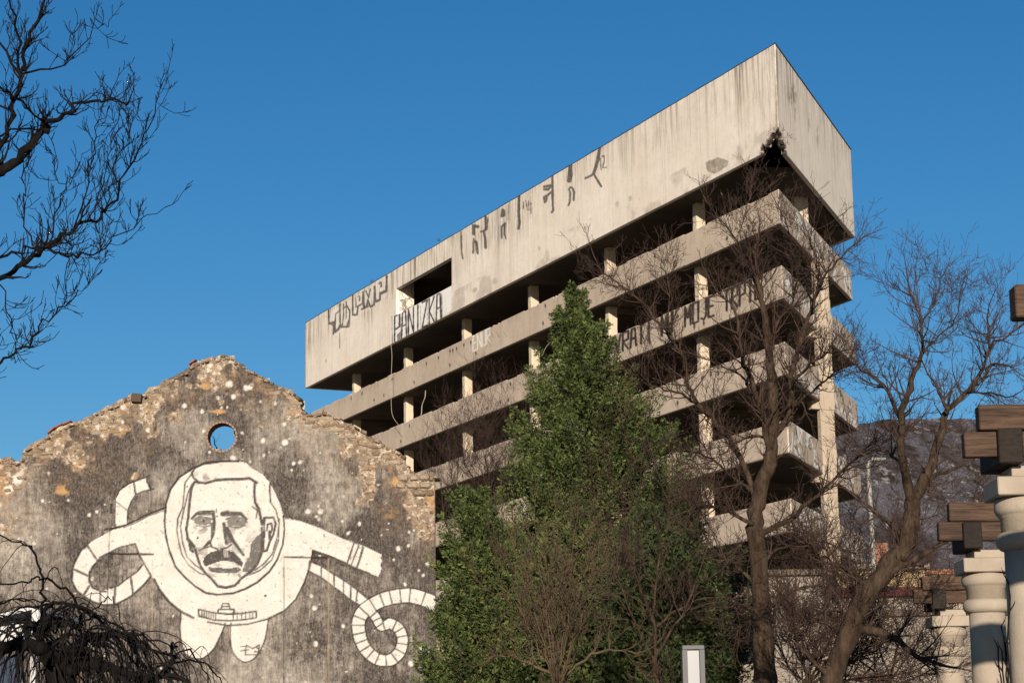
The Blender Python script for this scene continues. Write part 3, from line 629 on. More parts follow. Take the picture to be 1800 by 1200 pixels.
    spots = [(365,650,4),(370,642,6),(376,655,4),(401,675,7),(383,700,6),(410,697,5),(432,682,5),(440,680,4),(500,745,6),(502,778,6),(462,774,4),(425,760,4),(355,722,5),(324,713,5),(357,757,4),(410,805,4),(516,814,4),(527,813,5),(513,826,3),(534,826,3),(541,899,4),(563,898,4),(612,937,4),(553,1068,5),(547,1047,4),(545,1110,3),(555,1130,4),(603,1100,4),(719,935,4),(700,965,6),(718,958,4),(744,1140,6),(752,1150,5),(722,1165,5),(632,920,3),(671,940,3),(712,1027,4),(751,989,5),(744,1010,4),(736,1002,3),
             (157,905,4),(170,899,3),(95,720,5),(85,830,5),(170,750,7),(180,765,5),(215,740,6),(217,715,5),(60,800,5),(30,840,9),(15,860,8),(40,950,3),(60,955,3),(75,880,3)]
    for sx, sy, sr in spots: cv.blob('sp', sx, sy, sr, sr*1.05, .85, .55)
    for q in range(170):
        sx, sy = rr.uniform(0, 768), rr.uniform(660, 1200); cv.blob('sp', sx, sy, *rr.uniform(.9, 3.0, 2), .75, .5)
    top = np.interp(cv.x, OX, OY); dep = cv.y-top
    nz = fbm(U*1.1, Zz*1.1, 31, 5); nz2 = fbm(U*3.1, Zz*2.6, 44, 4)
    lim = np.interp(cv.x, [-400,0,60,180,260,330,420,520,600,680,740,768], [120,85,85,75,80,30,30,35,55,62,85,110])
    bare = sstep(-.09, .09, (lim-dep)/120-.12+(nz-.5)*2.2+(nz2-.5)*1.5)*sstep(0, 1, 1.0)
    cv.blob('ob', 110, 860, 16, 13, 1, .5); cv.blob('ob', 383, 723, 16, 4, 1, .5); cv.blob('ob', 362, 678, 9, 5, .8, .5); cv.blob('ob', 695, 842, 7, 14, 1, .4); cv.blob('ob', 758, 880, 9, 30, .8, .5); cv.blob('ob', 690, 900, 12, 16, .5, .6); cv.blob('ob', 4, 850, 12, 40, .7, .5)
    dark = fbm(U*.55+3, Zz*.42, 60, 5)
    dk = np.clip((dark-.36)*3.2, 0, 1)
    for gx, gy, rx, ry, v in [(500,860,60,90,.85),(640,1080,120,110,.75),(120,870,90,80,.55),(215,830,60,90,.75),(560,1120,90,80,.7),(280,1010,30,90,.6),(370,1130,40,60,.8),(340,700,60,60,.4),(440,720,60,50,.45),(90,1010,80,60,.35),(700,960,60,100,.45)]:
        g = np.clip(1-np.hypot((cv.x-gx)/rx, (cv.y-gy)/ry), 0, 1); dk = np.maximum(dk, v*np.sqrt(g)*(.55+.7*dark))
    for gx, gy, rx, ry in [(600,870,70,70),(330,760,70,45),(60,930,60,40),(590,900,40,60)]:
        g = np.clip(1-np.hypot((cv.x-gx)/rx, (cv.y-gy)/ry), 0, 1); dk = dk*(1-.75*sstep(0, .6, g))
    cv.extra = np.stack([np.clip(dk, 0, 1), cv.get('ob'), cv.get('rust'), np.clip((1-dep/np.interp(cv.x, [0,300,400,560,768], [190,130,90,110,230])), 0, 1)*sstep(.3, .6, fbm(U*1.7, Zz*1.3, 83, 5))], -1)
    G = np.stack([cv.ch[P], cv.ch[D], np.clip(bare, 0, 1), cv.get('sp')], -1)
    cv.bare = bare; return G
def wall_keep(U, Zz, cv):
    top = np.interp(cv.x, OX, OY)+(fbm(U*7, Zz*7, 2)-.5)*9
    k = cv.y > top
    d = np.hypot(cv.x-HOLE[0], cv.y-HOLE[1]); return k & (d > HOLE[2]+(fbm(U*9, Zz*9, 5)-.5)*2)
def wall_relief(cv, U, Zz, V, masks):
    d1, d2, idv = cells(U*5.2+(fbm(U*2, Zz*2, 8)-.5)*.6, Zz*8.5, 3)
    stone = sstep(.04, .28, d2-d1)*(.018+.035*idv)-.045
    fine = (fbm(U*16, Zz*16, 12, 3)-.5)*.012
    big = (fbm(U*.9, Zz*.9, 15, 3)-.5)*.05
    return masks[:, 2]*stone*.6+fine*(.5+masks[:, 2])+big*(1-.3*masks[:, 2])-.012*cv.extra[:, 0]*0+(masks[:, 3]*-.008)
n = NM('old_plaster_mural', .95, .1)
pw, pd, bare, sp = n.attr('masks'); dk, ob, ru, nzv = n.attr('masks_b')
pl = n.mix(n.ramp(n.noise(.9, 6, .65), [(.35, 0), (.65, 1)]), (.28, .25, .215), (.47, .43, .375))
pl = n.mix(n.ramp(n.noise(7, 5, .7), [(.42, 0), (.68, .8)]), pl, (.15, .12, .095))
vst = n.ramp(n.noise(1, 5, .75, n.vec((9, 9, .9))), [(.38, .55), (.58, 1)])
vst2 = n.ramp(n.noise(1, 5, .8, n.vec((26, 26, 3.2))), [(.36, .6), (.58, 1)])
blot = n.noise(4.2, 7, .8); v1 = n.noise(1, 6, .8, n.vec((7, 7, 1.1))); v2 = n.noise(1, 6, .85, n.vec((30, 30, 4)))
dkm = n.math('ADD', n.math('MULTIPLY', dk, .46), n.math('MULTIPLY', blot, .85)); dkm = n.math('ADD', dkm, n.math('MULTIPLY', v1, .75)); dkm = n.math('ADD', dkm, n.math('MULTIPLY', v2, .62))
dkm = n.ramp(n.math('MULTIPLY', dkm, .5), [(.485, 0), (.575, .42), (.69, 1)])
pl = n.mix(dkm, pl, n.mix(n.ramp(n.noise(13, 6, .85, n.vec((1.6, 1.6, .8))), [(.44, 0), (.62, 1)]), (.038,.031,.028), (.135,.115,.10)))
pl = n.mix(n.math('MULTIPLY', n.ramp(n.noise(22, 4, .7), [(.62, 0), (.68, 1)]), .5), pl, (.45, .41, .35))
pl = n.mix(n.math('MULTIPLY', nzv, n.ramp(n.noise(3.4, 6, .75), [(.42, .0), (.60, .8)])), pl, n.mix(n.ramp(n.noise(6, 5, .75), [(.42, 0), (.6, 1)]), (.15, .095, .06), (.40, .27, .165)))
st = n.mix(n.ramp(n.noise(4.5, 5, .7), [(.35, 0), (.62, 1)]), (.15, .105, .068), (.36, .28, .20))
st = n.mix(n.ramp(n.noise(2.0, 4, .6, n.vec((1.4, 1, 1))), [(.52, 0), (.70, .8)]), st, (.36, .22, .11))
st = n.mix(n.ramp(n.noise(9, 5, .75), [(.50, 0), (.60, 1)]), st, (.085, .06, .045))
st = n.mix(n.ramp(n.noise(6, 5, .75, n.vec((1.1, 1, 1.3))), [(.52, 0), (.60, 1)]), st, (.47, .42, .35))
c = n.mix(bare, pl, st)
c = n.mix(n.math('MULTIPLY', ob, n.ramp(n.noise(6, 4, .6), [(.3, .5), (.6, 1)])), c, (.42, .25, .11))
c = n.mix(n.math('MULTIPLY', sp, n.ramp(n.noise(9, 4, .7), [(.34, .3), (.5, 1)])), c, (.62, .585, .53))
wear = n.ramp(n.noise(8, 6, .8), [(.34, .15), (.44, 1)])
dirt = n.ramp(n.noise(2.2, 6, .75), [(.40, 0), (.70, .8)])
wp = n.mix(dirt, (.57, .545, .505), (.45, .42, .375))
drip = n.ramp(n.noise(1, 4, .75, n.vec((22, 22, .7))), [(.62, 0), (.70, .45)])
wp = n.mix(drip, wp, (.40, .34, .27))
c = n.mix(n.math('MULTIPLY', pw, wear), c, wp)
c = n.mix(n.math('MULTIPLY', pd, n.ramp(n.noise(11, 5, .8), [(.30, .5), (.46, 1)])), c, (.026, .020, .018))
c = n.mix(n.math('MULTIPLY', ru, .6), c, (.36, .26, .16))
n.bump(n.math('ADD', n.noise(28, 6, .75), n.math('MULTIPLY', n.noise(7, 5, .7), 1.4)), .7, .03)
PLASTER = n.col(c)
wall = empty('mural_wall', (-6, WY, 0), 'ruined stone gable wall painted with a moustached astronaut', 'wall')
xl = at(-420, 900, WY)[0]; xr = at(764, 900, WY)[0]
wo_, wcv = grid_wall('plastered_face', (xl, WY), (1, 0), (0, -1), xr-xl, 3.2, 11.9, .0215, .5, PLASTER, wall_paint, wall_keep, wall_relief, parent=wall)
ca = wo_.data.color_attributes.new('masks_b', 'FLOAT_COLOR', 'POINT'); mk = np.zeros((len(wo_.data.vertices), 4), np.float32); mk[:len(wcv.extra)] = wcv.extra; ca.data.foreach_set('color', mk.ravel())
cm = np.zeros((len(mk), 4), np.float32); wo_.data.color_attributes['masks'].data.foreach_get('color', cm.ravel()); cr_ = cm.ravel().copy()
buf = np.zeros(len(mk)*4, np.float32); wo_.data.color_attributes['masks'].data.foreach_get('color', buf); buf = buf.reshape(-1, 4); buf[wcv.n:] = [0, 0, 1, 0]; wo_.data.color_attributes['masks'].data.foreach_set('color', buf.ravel())
bm = bmesh.new(); box8(bm, [(xl,WY,0),(xr,WY,0),(xr,WY+.5,0),(xl,WY+.5,0),(xl,WY,3.2),(xr,WY,3.2),(xr,WY+.5,3.2),(xl,WY+.5,3.2)]); bm_obj('wall_base', bm, simple('stained_plaster', (.2,.17,.14), (.3,.26,.21), 1.5), parent=wall)

# loose stones, bricks and tiles: each its own piece
n = NM('rubble_stone', .95, .1); rd = n.rand()
c = n.mix(rd, (.15, .11, .075), (.36, .30, .235)); c = n.mix(n.ramp(n.noise(9, 5, .7), [(.45, 0), (.65, .9)]), c, (.10, .075, .055))
c = n.mix(n.ramp(n.noise(5, 4, .6), [(.56, 0), (.66, .8)]), c, (.46, .27, .12)); n.bump(n.noise(18, 5, .7), .7, .02); STONE = n.col(c)
n = NM('old_brick', .95, .1); n.bump(n.noise(30, 4, .7), .5, .01)
BRICK = n.col(n.mix(n.ramp(n.noise(7, 5, .7), [(.4, 0), (.62, 1)]), (.20, .105, .07), (.30, .225, .165)))
TILE = simple('clay_tile', (.26, .085, .05), (.16, .075, .055), 8)
def rock_mesh(k):
    r = random.Random(k); bm = bmesh.new(); bmesh.ops.create_cube(bm, size=1); bmesh.ops.bevel(bm, geom=bm.edges[:], offset=.2, segments=1, affect='EDGES')
    for v in bm.verts: v.co += Vector([r.uniform(-.09, .09) for _ in range(3)])
    me = bpy.data.meshes.new('stone'); bmesh.ops.recalc_face_normals(bm, faces=bm.faces[:]); bm.to_mesh(me); bm.free(); me.materials.append(STONE); return me
ROCKS = [rock_mesh(k) for k in range(10)]
def piece(name, me, loc, sc, rot, parent):
    o = bpy.data.objects.new(name, me); o.location = loc; o.scale = sc; o.rotation_euler = rot; return put(o, parent=parent)
rr = random.Random(3); x = -60.0
while x < 765:
    wpx = rr.uniform(5, 13); y = np.interp(x, OX, OY); p = at(x+wpx/2, y+rr.uniform(3.5, 6), WY)
    slope = math.atan2(np.interp(x+wpx, OX, OY)-y, wpx)
    piece('stone', rr.choice(ROCKS), (p[0], WY+.2+rr.uniform(-.03, .05), p[2]-.01), (wpx*.0136, rr.uniform(.42, .55), rr.uniform(.05, .10)), (rr.uniform(-.1, .1), max(-.6, min(.6, slope))*rr.uniform(.5, 1), rr.uniform(-.12, .12)), wall)
    x += wpx*.93
k = 0
for (x0, x1, d0, d1, cnt) in [(540,610,8,30,16),(610,700,8,34,18),(45,240,6,50,20),(0,45,8,60,8),(250,330,6,30,5),(430,525,6,26,8)]:
    for q in range(cnt):
        x = rr.uniform(x0, x1); y = np.interp(x, OX, OY)+rr.uniform(d0, d1); p = at(x, y, WY)
        piece('stone', rr.choice(ROCKS), (p[0], WY+.042, p[2]), (rr.uniform(.13, .27), rr.uniform(.07, .13), rr.uniform(.06, .11)), (rr.uniform(-.2, .2), rr.uniform(-.12, .12), rr.uniform(-.1, .1)), wall)
for row, (y, x0, x1) in enumerate([(839,700,762),(853,692,762),(866,716,762)]):   # courses of squared stone at the right shoulder
    x = x0+row*4
    while x < x1-6:
        wpx = rr.uniform(15, 27); wpx = min(wpx, x1-x); p = at(x+wpx/2, y, WY)
        piece('stone', rr.choice(ROCKS), (p[0], WY+.06, p[2]), (wpx*.0132, .24, .14), (rr.uniform(-.04, .04), rr.uniform(-.03, .03), rr.uniform(-.03, .03)), wall); x += wpx+1
bmk = bmesh.new(); bmesh.ops.create_cube(bmk, size=1); bmesh.ops.bevel(bmk, geom=bmk.edges[:], offset=.06, segments=1, affect='EDGES'); bme = bpy.data.meshes.new('brick'); bmk.to_mesh(bme); bmk.free(); bme.materials.append(BRICK)
hc = at(HOLE[0], HOLE[1], WY); HR = HOLE[2]*.01345
for q in range(26):
    a = q*2*pi/26; piece('brick', bme, (hc[0]+cos(a)*(HR+.005), WY+.235+rr.uniform(-.008, .008), hc[2]+sin(a)*(HR+.005)), (.05, .50, .078), (0, -a, 0), wall)
for (x0, y0, x1, y1) in [(84,763,97,752),(97,753,110,746),(110,747,124,741),(333,642,345,634)]:
    a = at(x0, y0, WY); b = at(x1, y1, WY); m = (a+b)/2
    piece('roof_tile', bme, (m[0], WY+.1, m[2]+.02), (np.linalg.norm(b-a)*1.05, .34, .035), (rr.uniform(-.1, .1), -math.atan2(b[2]-a[2], b[0]-a[0]), 0), wall)
    o = wall.children[-1]
for o in [o for o in bpy.data.objects if o.name.startswith('roof_tile')]:
    o.data = bme.copy(); o.data.materials[0] = TILE
WOODD = simple('dark_old_wood', (.05,.033,.022), (.1,.07,.05), 6, stretch=(1,1,8))
p = at(241, 700, WY); piece('beam_stub', bme.copy(), (p[0], WY+.02, p[2]), (.24, .3, .2), (0, .1, 0), wall).data.materials[0] = WOODD

# ================================================================== TREES
RMIN = .0022
def unit(v): return v/(np.linalg.norm(v)+1e-9)
def grow(rng, p, d, L, r, lv, maxlv, out, up=.12, wob=.22, kids=(7, 5, 4), ratio=(.5, .48, .5), ang=(.5, 1.0), seg=5):
    pts = [p]; rad = [r]; n = seg
    for i in range(n):
        d = unit(d+rng.normal(0, wob, 3)*.7+np.array([0, 0, up])); p = p+d*L/n; pts.append(p); rad.append(max(r*(1-.8*(i+1)/n), RMIN))
    out[lv].append((np.array(pts), np.array(rad)))
    if lv >= maxlv: return
    k = max(1, int(kids[min(lv, len(kids)-1)]*rng.uniform(.7, 1.3)))
    for j in range(k):
        t = rng.uniform(.18, .98)*n; i = int(min(t, n-1)); q = pts[i]+(pts[i+1]-pts[i])*(t-i)
        ax = unit(np.cross(unit(pts[i+1]-pts[i]), rng.normal(0, 1, 3))); th = rng.uniform(*ang)
        dd = unit(pts[i+1]-pts[i]); nd = unit(dd*cos(th)+ax*sin(th))
        rr_ = ratio[min(lv, len(ratio)-1)]; grow(rng, q, nd, L*rr_*rng.uniform(.6, 1.25), max(np.interp(t, range(n+1), rad)*.55, RMIN), lv+1, maxlv, out, up, wob, kids, ratio, ang, max(3, seg-1))
def limb3(px, Y, depth_amp, rng, per=4):     # picture polyline -> limb in space, wandering in depth
    P = np.array([at(x, y, Y) for x, y in px]); S = smooth_line(P, per); k = len(S)
    amp = np.cumsum(rng.normal(0, 1, k)); amp = amp-amp[0]; drift = rng.uniform(-1, 1)*depth_amp*np.linspace(0, 1, k)
    dy = drift+amp*.035*depth_amp; ratio = (Y+dy)/Y
    return CAMP+(S-CAMP)*ratio[:, None]+rng.normal(0, .012, (k, 3))*(np.arange(k) > 0)[:, None]
def bark(name, c1, c2):
    n = NM(name, .95, .08); v = n.vec((1, 1, .25)); n.bump(n.noise(35, 5, .7, v), .9, .02)
    return n.col(n.mix(n.ramp(n.noise(14, 5, .7, v), [(.35, 0), (.65, 1)]), c1, c2))
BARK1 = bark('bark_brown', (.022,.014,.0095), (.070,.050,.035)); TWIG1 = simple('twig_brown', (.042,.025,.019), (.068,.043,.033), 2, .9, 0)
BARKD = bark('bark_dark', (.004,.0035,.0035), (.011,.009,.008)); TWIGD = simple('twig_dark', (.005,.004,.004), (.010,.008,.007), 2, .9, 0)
TWIG2 = simple('twig_olive_brown', (.06,.043,.026), (.105,.075,.046), 2, .9, 0)
def bare_tree(name, label, cat, limbs, Y, seed, twig, barkm, trunk=None, damp=1.0, thin=1.0, every=.2, L0=.9, up=.12, kids=(0, 6, 4), maxlv=3, ang=(.5, 1.0), wob=.22, ratio=(.5, .48, .5), skipbase=.1, group=None, dens=None, seg=5):
    rng = np.random.default_rng(seed)
    first = limbs[0]
    base = at(first[0][0][0], first[0][0][1], Y); root = empty(name, (base[0], Y, 0), label, cat, group)
    out = {k: [] for k in range(1, 6)}
    for li, (px, r0, r1) in enumerate(limbs):
        S = limb3(px, Y, 0 if li == 0 else damp, rng)
        if li == 0:
            S = np.vstack([[S[0][0]+(0 if trunk is None else trunk), Y, -.1], [(S[0][0]+(0 if trunk is None else trunk)*.4), Y, max(.2, S[0][2]*.5)], S]); rad = np.concatenate([[r0*1.35, r0*1.1], np.linspace(r0, r1, len(S)-2)])
        else: rad = r1+(r0-r1)*np.linspace(1, 0, len(S))**1.35
        rad = rad*thin*(1+rng.normal(0, .07, len(rad)))
        V, F = tube(S, rad, 10 if r0 > .04 else 7)
        mesh_np('trunk' if li == 0 else 'branch', V, F, barkm, True, parent=root)
        seglen = np.linalg.norm(np.diff(S, axis=0), axis=1); T = seglen.sum(); cum = np.concatenate([[0], np.cumsum(seglen)])
        s0 = T*(.62 if li == 0 else skipbase); m = int((T-s0)/every*(dens[li] if dens else 1))
        for q in range(m):
            s_ = rng.uniform(s0, T); i = min(np.searchsorted(cum, s_)-1, len(S)-2); tt = (s_-cum[i])/(seglen[i]+1e-9); p = S[i]+(S[i+1]-S[i])*tt
            dd = unit(S[i+1]-S[i]); ax = unit(np.cross(dd, rng.normal(0, 1, 3))); th = rng.uniform(.5, 1.15); nd = unit(dd*cos(th)+ax*sin(th))
            grow(rng, p, nd, L0*rng.uniform(.5, 1.25), min(.012, rad[min(i+1, len(rad)-1)]*.6), 1, maxlv, out, up, wob, kids, ratio, ang, seg)
        if li: grow(rng, S[-1], unit(S[-1]-S[-3]), L0, r1, 1, maxlv, out, up, wob, kids, ratio, ang, seg)
    big = [x for x in out[1]]; small = [x for k in range(2, 6) for x in out[k]]
    V, F = tubes(big, 4); o1 = mesh_np('twigs', V, F, barkm if r0 > 9 else twig, parent=root, kind='stuff')
    if small: V, F = tubes(small, 3); mesh_np('crown', V, F, twig, parent=root, kind='stuff')
    print(name, len(big), len(small), len(F)); return root

# the big bare tree in front of the tower
T1 = [([(1346,1230),(1343,1150),(1338,1060),(1330,960),(1328,900),(1340,850),(1355,800),(1360,740),(1358,690),(1354,633),(1346,575),(1342,537),(1333,496),(1329,442),(1334,400)], .20, .012),
      ([(1356,770),(1388,728),(1392,660),(1402,610),(1430,540),(1448,490),(1480,450),(1508,425)], .075, .012), ([(1352,800),(1340,730),(1329,692),(1317,658),(1304,617),(1298,567),(1287,537),(1267,520),(1250,500)], .06, .012),
      ([(1330,880),(1300,800),(1258,742),(1225,708),(1208,667),(1200,625),(1183,600),(1154,562),(1117,521),(1083,496),(1062,479),(1045,455)], .055, .01), ([(1335,940),(1400,905),(1450,858),(1500,808),(1528,782)], .055, .012),
      ([(1393,675),(1426,638),(1464,618),(1500,612)], .035, .009), ([(1392,715),(1426,690),(1458,662),(1490,640)], .035, .009), ([(1350,600),(1372,560),(1392,530),(1400,480),(1388,420),(1378,375)], .035, .008), ([(1342,537),(1320,480),(1300,430),(1270,390),(1240,352)], .03, .008),
      ([(1329,690),(1300,660),(1265,640),(1230,625)], .03, .008), ([(1225,708),(1190,690),(1150,680),(1120,655)], .025, .007), ([(1331,870),(1290,840),(1240,800),(1200,790)], .04, .01), ([(1330,930),(1285,900),(1235,890),(1190,905)], .045, .01), ([(1336,990),(1380,960),(1430,950),(1480,965)], .04, .01),
      ([(1183,600),(1175,560),(1178,510),(1165,470)], .02, .007), ([(1430,540),(1440,480),(1425,430),(1432,395)], .02, .007), ([(1300,430),(1305,390),(1318,350)], .015, .006), ([(1340,1030),(1290,990),(1250,960),(1225,900)], .04, .009), ([(1341,1080),(1390,1040),(1440,1030),(1490,1060)], .04, .01), ([(1355,770),(1310,770),(1270,800),(1240,860)], .03, .009)]
bare_tree('bare_tree', 'tall leafless tree whose branches cover the right end of the tower', 'tree', T1, 28, 21, TWIG1, BARK1, damp=2.2, thin=.74, every=.066, L0=.50, wob=.19, kids=(0, 6, 3), maxlv=3, dens=[1]+[1.0]*3+[1.15]*20)
T2 = [([(1452,1230),(1466,1185),(1490,1120),(1520,1050),(1550,1010),(1590,960),(1602,915),(1603,876)], .165, .11),
      ([(1603,880),(1587,816),(1584,738),(1599,684),(1617,630),(1620,570),(1602,516)], .075, .012), ([(1605,880),(1638,816),(1650,768),(1668,720),(1698,690),(1728,648),(1740,612),(1788,576)], .08, .012), ([(1584,738),(1554,678),(1520,655),(1500,639)], .03, .009),
      ([(1668,720),(1644,678),(1620,630)], .03, .009), ([(1612,866),(1650,834),(1698,816),(1730,790)], .04, .01), ([(1590,945),(1545,905),(1500,870),(1470,850)], .035, .009), ([(1500,1100),(1567,1120),(1608,1150),(1650,1165)], .07, .02), ([(1550,1012),(1620,975),(1662,950),(1700,900)], .06, .012),
      ([(1530,1040),(1490,1000),(1450,985),(1420,950)], .04, .01), ([(1490,1120),(1440,1090),(1400,1085),(1370,1060)], .035, .01), ([(1728,648),(1760,640),(1800,660)], .02, .008), ([(1620,570),(1640,530),(1660,480)], .015, .006), ([(1740,612),(1735,560),(1750,510)], .02, .006), ([(1617,630),(1650,590),(1680,560),(1690,500)], .02, .006),
      ([(1587,816),(1550,790),(1520,800),(1500,770)], .025, .008), ([(1460,1190),(1420,1150),(1400,1110),(1430,1080)], .04, .01), ([(1700,690),(1740,690),(1780,700)], .02, .007)]
bare_tree('bare_tree', 'leaning leafless tree with forked trunk standing against the hill', 'tree', T2, 25, 33, TWIG1, BARK1, damp=1.6, thin=.85, every=.07, L0=.52, wob=.16, kids=(0, 6, 4), maxlv=3, dens=[1.2, .8, .8, .8, .8, .8, .9, 1.5, 1.2, 1.6, 1.6, .8, .7, .7, .7, .8, 1.8, .7])
RMIN = .0020
# dark branches reaching in from the left edge
T3 = [([(-330,700),(-260,520),(-160,400),(-60,330),(0,297),(34,278),(74,230),(79,218)], .075, .022), ([(79,218),(113,201),(142,184),(187,178),(218,181)], .02, .008), ([(-200,560),(-80,520),(0,490),(45,462),(85,433),(130,402),(164,385),(187,363),(215,317),(244,266),(266,210),(283,164),(295,136)], .03, .003),
      ([(-80,500),(0,452),(45,437),(85,433)], .015, .008), ([(85,436),(119,450),(153,445),(193,425),(238,397),(283,368)], .012, .003), ([(-80,330),(0,255),(23,187),(34,130),(51,68),(74,0),(90,-50)], .026, .012), ([(34,130),(28,60),(17,0),(10,-40)], .013, .007),
      ([(40,130),(102,119),(125,102),(164,54),(195,42)], .010, .003), ([(-260,700),(-90,680),(-11,646),(23,620),(57,595),(85,558),(113,535),(142,510),(164,482),(176,436)], .016, .003), ([(79,218),(60,200),(30,170),(-20,150)], .012, .008), ([(-40,250),(20,232),(79,218)], .011, .008),
      ([(85,433),(102,363),(113,334),(105,306),(102,255)], .008, .003), ([(57,432),(40,363),(42,317),(50,280)], .007, .003), ([(130,400),(153,340),(164,266),(176,215),(190,170)], .008, .003), ([(150,392),(180,330),(196,260),(215,190)], .006, .003), ([(0,500),(20,560),(30,600),(20,622)], .006, .003), ([(187,363),(200,300),(228,230),(240,165)], .006, .003), ([(34,130),(-10,60),(-40,0)], .012, .008), ([(113,535),(118,470),(122,420)], .005, .003)]
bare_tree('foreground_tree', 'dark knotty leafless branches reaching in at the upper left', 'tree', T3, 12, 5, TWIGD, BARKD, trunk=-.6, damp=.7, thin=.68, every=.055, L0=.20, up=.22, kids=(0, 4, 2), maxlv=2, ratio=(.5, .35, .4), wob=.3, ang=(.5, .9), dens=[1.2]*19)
# the knotted weeping tree at the lower left
T4 = [([(122,1260),(112,1205),(106,1172)], .11, .09), ([(106,1175),(92,1157),(75,1142),(50,1132),(20,1136),(-20,1140),(-60,1150)], .06, .035), ([(107,1172),(118,1160),(130,1146),(140,1132),(150,1118)], .05, .03), ([(112,1180),(130,1172),(165,1168),(200,1170),(225,1185),(260,1190),(290,1185)], .04, .018),
      ([(92,1155),(70,1120),(60,1100),(45,1090)], .03, .015), ([(150,1120),(190,1118),(230,1115),(260,1135)], .025, .012), ([(75,1120),(73,1060),(75,1023),(68,993),(56,967),(42,953),(0,944),(-30,940)], .012, .005), ([(142,1110),(140,1082),(131,1054),(112,1033),(86,1017),(65,1017),(47,1022),(0,1026)], .012, .006),
      ([(290,1185),(304,1160),(302,1140),(305,1130)], .018, .008), ([(240,1135),(280,1142),(300,1150),(303,1165)], .012, .007), ([(140,1085),(175,1065),(190,1050),(200,1058),(213,1100)], .006, .003), ([(145,1120),(120,1080),(90,1064),(40,1070),(-10,1090)], .012, .006), ([(75,1120),(100,1070),(140,1065),(180,1085),(215,1108)], .012, .006), ([(304,1155),(330,1140),(350,1165),(370,1195)], .008, .004), ([(300,1165),(345,1160),(380,1185),(400,1230)], .008, .004), ([(60,1110),(93,1063),(131,1063),(161,1082),(194,1107),(243,1117),(259,1131)], .014, .007), ([(120,1120),(158,1082),(177,1079),(210,1102),(250,1140)], .009, .004), ([(-20,1075),(20,1055),(60,1057),(93,1060),(90,1075)], .008, .004), ([(75,1110),(85,1085),(107,1087),(95,1110),(60,1118)], .012, .006), ([(40,1120),(0,1085),(-20,1080)], .01, .005), ([(160,1130),(200,1140),(210,1170),(205,1210)], .012, .005), ([(230,1120),(245,1150),(270,1190),(275,1230)], .01, .005)]
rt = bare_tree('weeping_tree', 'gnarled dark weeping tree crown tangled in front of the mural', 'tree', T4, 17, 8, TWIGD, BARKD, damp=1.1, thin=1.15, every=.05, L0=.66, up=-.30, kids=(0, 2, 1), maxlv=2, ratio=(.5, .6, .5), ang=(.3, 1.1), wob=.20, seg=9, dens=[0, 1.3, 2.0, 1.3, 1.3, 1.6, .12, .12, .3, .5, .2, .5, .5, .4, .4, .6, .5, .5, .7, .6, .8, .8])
RMIN = .0028
# bare bushes between wall and tower
T5 = [([(835,1180),(840,1050),(838,960),(842,900),(846,850)], .07, .02), ([(842,960),(870,880),(905,800),(930,755)], .03, .008), ([(838,980),(810,900),(795,840),(790,790)], .03, .008), ([(840,930),(860,860),(850,790),(840,740)], .03, .008), ([(846,900),(890,820),(915,760),(925,735)], .03, .008), ([(838,1010),(800,960),(780,900),(775,850)], .03, .01), ([(846,860),(820,820),(812,780)], .02, .008)]
bare_tree('bare_bush', 'thin brown leafless bush between mural wall and green conifer', 'bush', T5, 62, 14, TWIG1, BARK1, damp=2, every=.16, L0=1.5, up=.16, kids=(0, 7, 5), maxlv=3, ratio=(.5, .5, .5))
T6 = [([(388,1100),(386,900),(382,800),(379,785),(374,765)], .03, .006), ([(380,790),(377,775),(368,755)], .006, .004), ([(377,778),(384,768)], .005, .003)]
bare_tree('sapling', 'thin dry twig seen through the round hole of the mural wall', 'sapling', T6, 54, 15, TWIG1, BARK1, damp=.05, every=4, L0=.1, kids=(0, 1, 0), maxlv=1)
# willow-like shrub of upright stems before the conifer
T7 = [([(985,1262),(982,1230),(980,1200)], .06, .05)]+[([(980+rr.uniform(-8, 8), 1205), (978+dx*.25, 1150), (975+dx*.6, 1060), (972+dx, 960-dy)], .011, .003) for dx, dy in [(-95,-20),(-70,10),(-52,-50),(-30,25),(-12,-20),(4,30),(20,-30),(38,20),(62,-10),(80,-40),(-110,-60),(100,-60),(-60,-70),(50,-80),(-20,-90)]]+[([(978,1190),(930,1165),(880,1150),(850,1165)], .02, .008), ([(984,1190),(1040,1150),(1080,1140),(1120,1150)], .02, .008)]
bare_tree('leafless_shrub', 'fan of thin upright olive brown stems before the conifer', 'shrub', T7, 24, 17, TWIG2, TWIG2, damp=.7, every=.12, L0=.45, up=.2, kids=(0, 5, 3), maxlv=3, ang=(.3, .8), skipbase=.15)
T8 = [([(1160,1262),(1158,1210),(1150,1150)], .05, .03), ([(1150,1160),(1110,1080),(1080,1000),(1060,930)], .02, .006), ([(1152,1150),(1150,1060),(1160,980),(1175,900),(1160,840)], .02, .006), ([(1153,1150),(1200,1080),(1230,1000),(1250,920)], .02, .006), ([(1150,1100),(1120,1020),(1100,960),(1120,880)], .02, .006), ([(1155,1120),(1100,1090),(1040,1080),(1000,1070)], .02, .006), ([(1155,1100),(1210,1060),(1270,1050),(1320,1070)], .02, .006)]
bare_tree('leafless_shrub', 'loose brown twiggy shrub spreading over the right of the conifer', 'shrub', T8, 27, 19, TWIG1, BARK1, damp=1.0, every=.14, L0=.75, up=.1, kids=(0, 6, 4), maxlv=3, ang=(.4, 1.0))

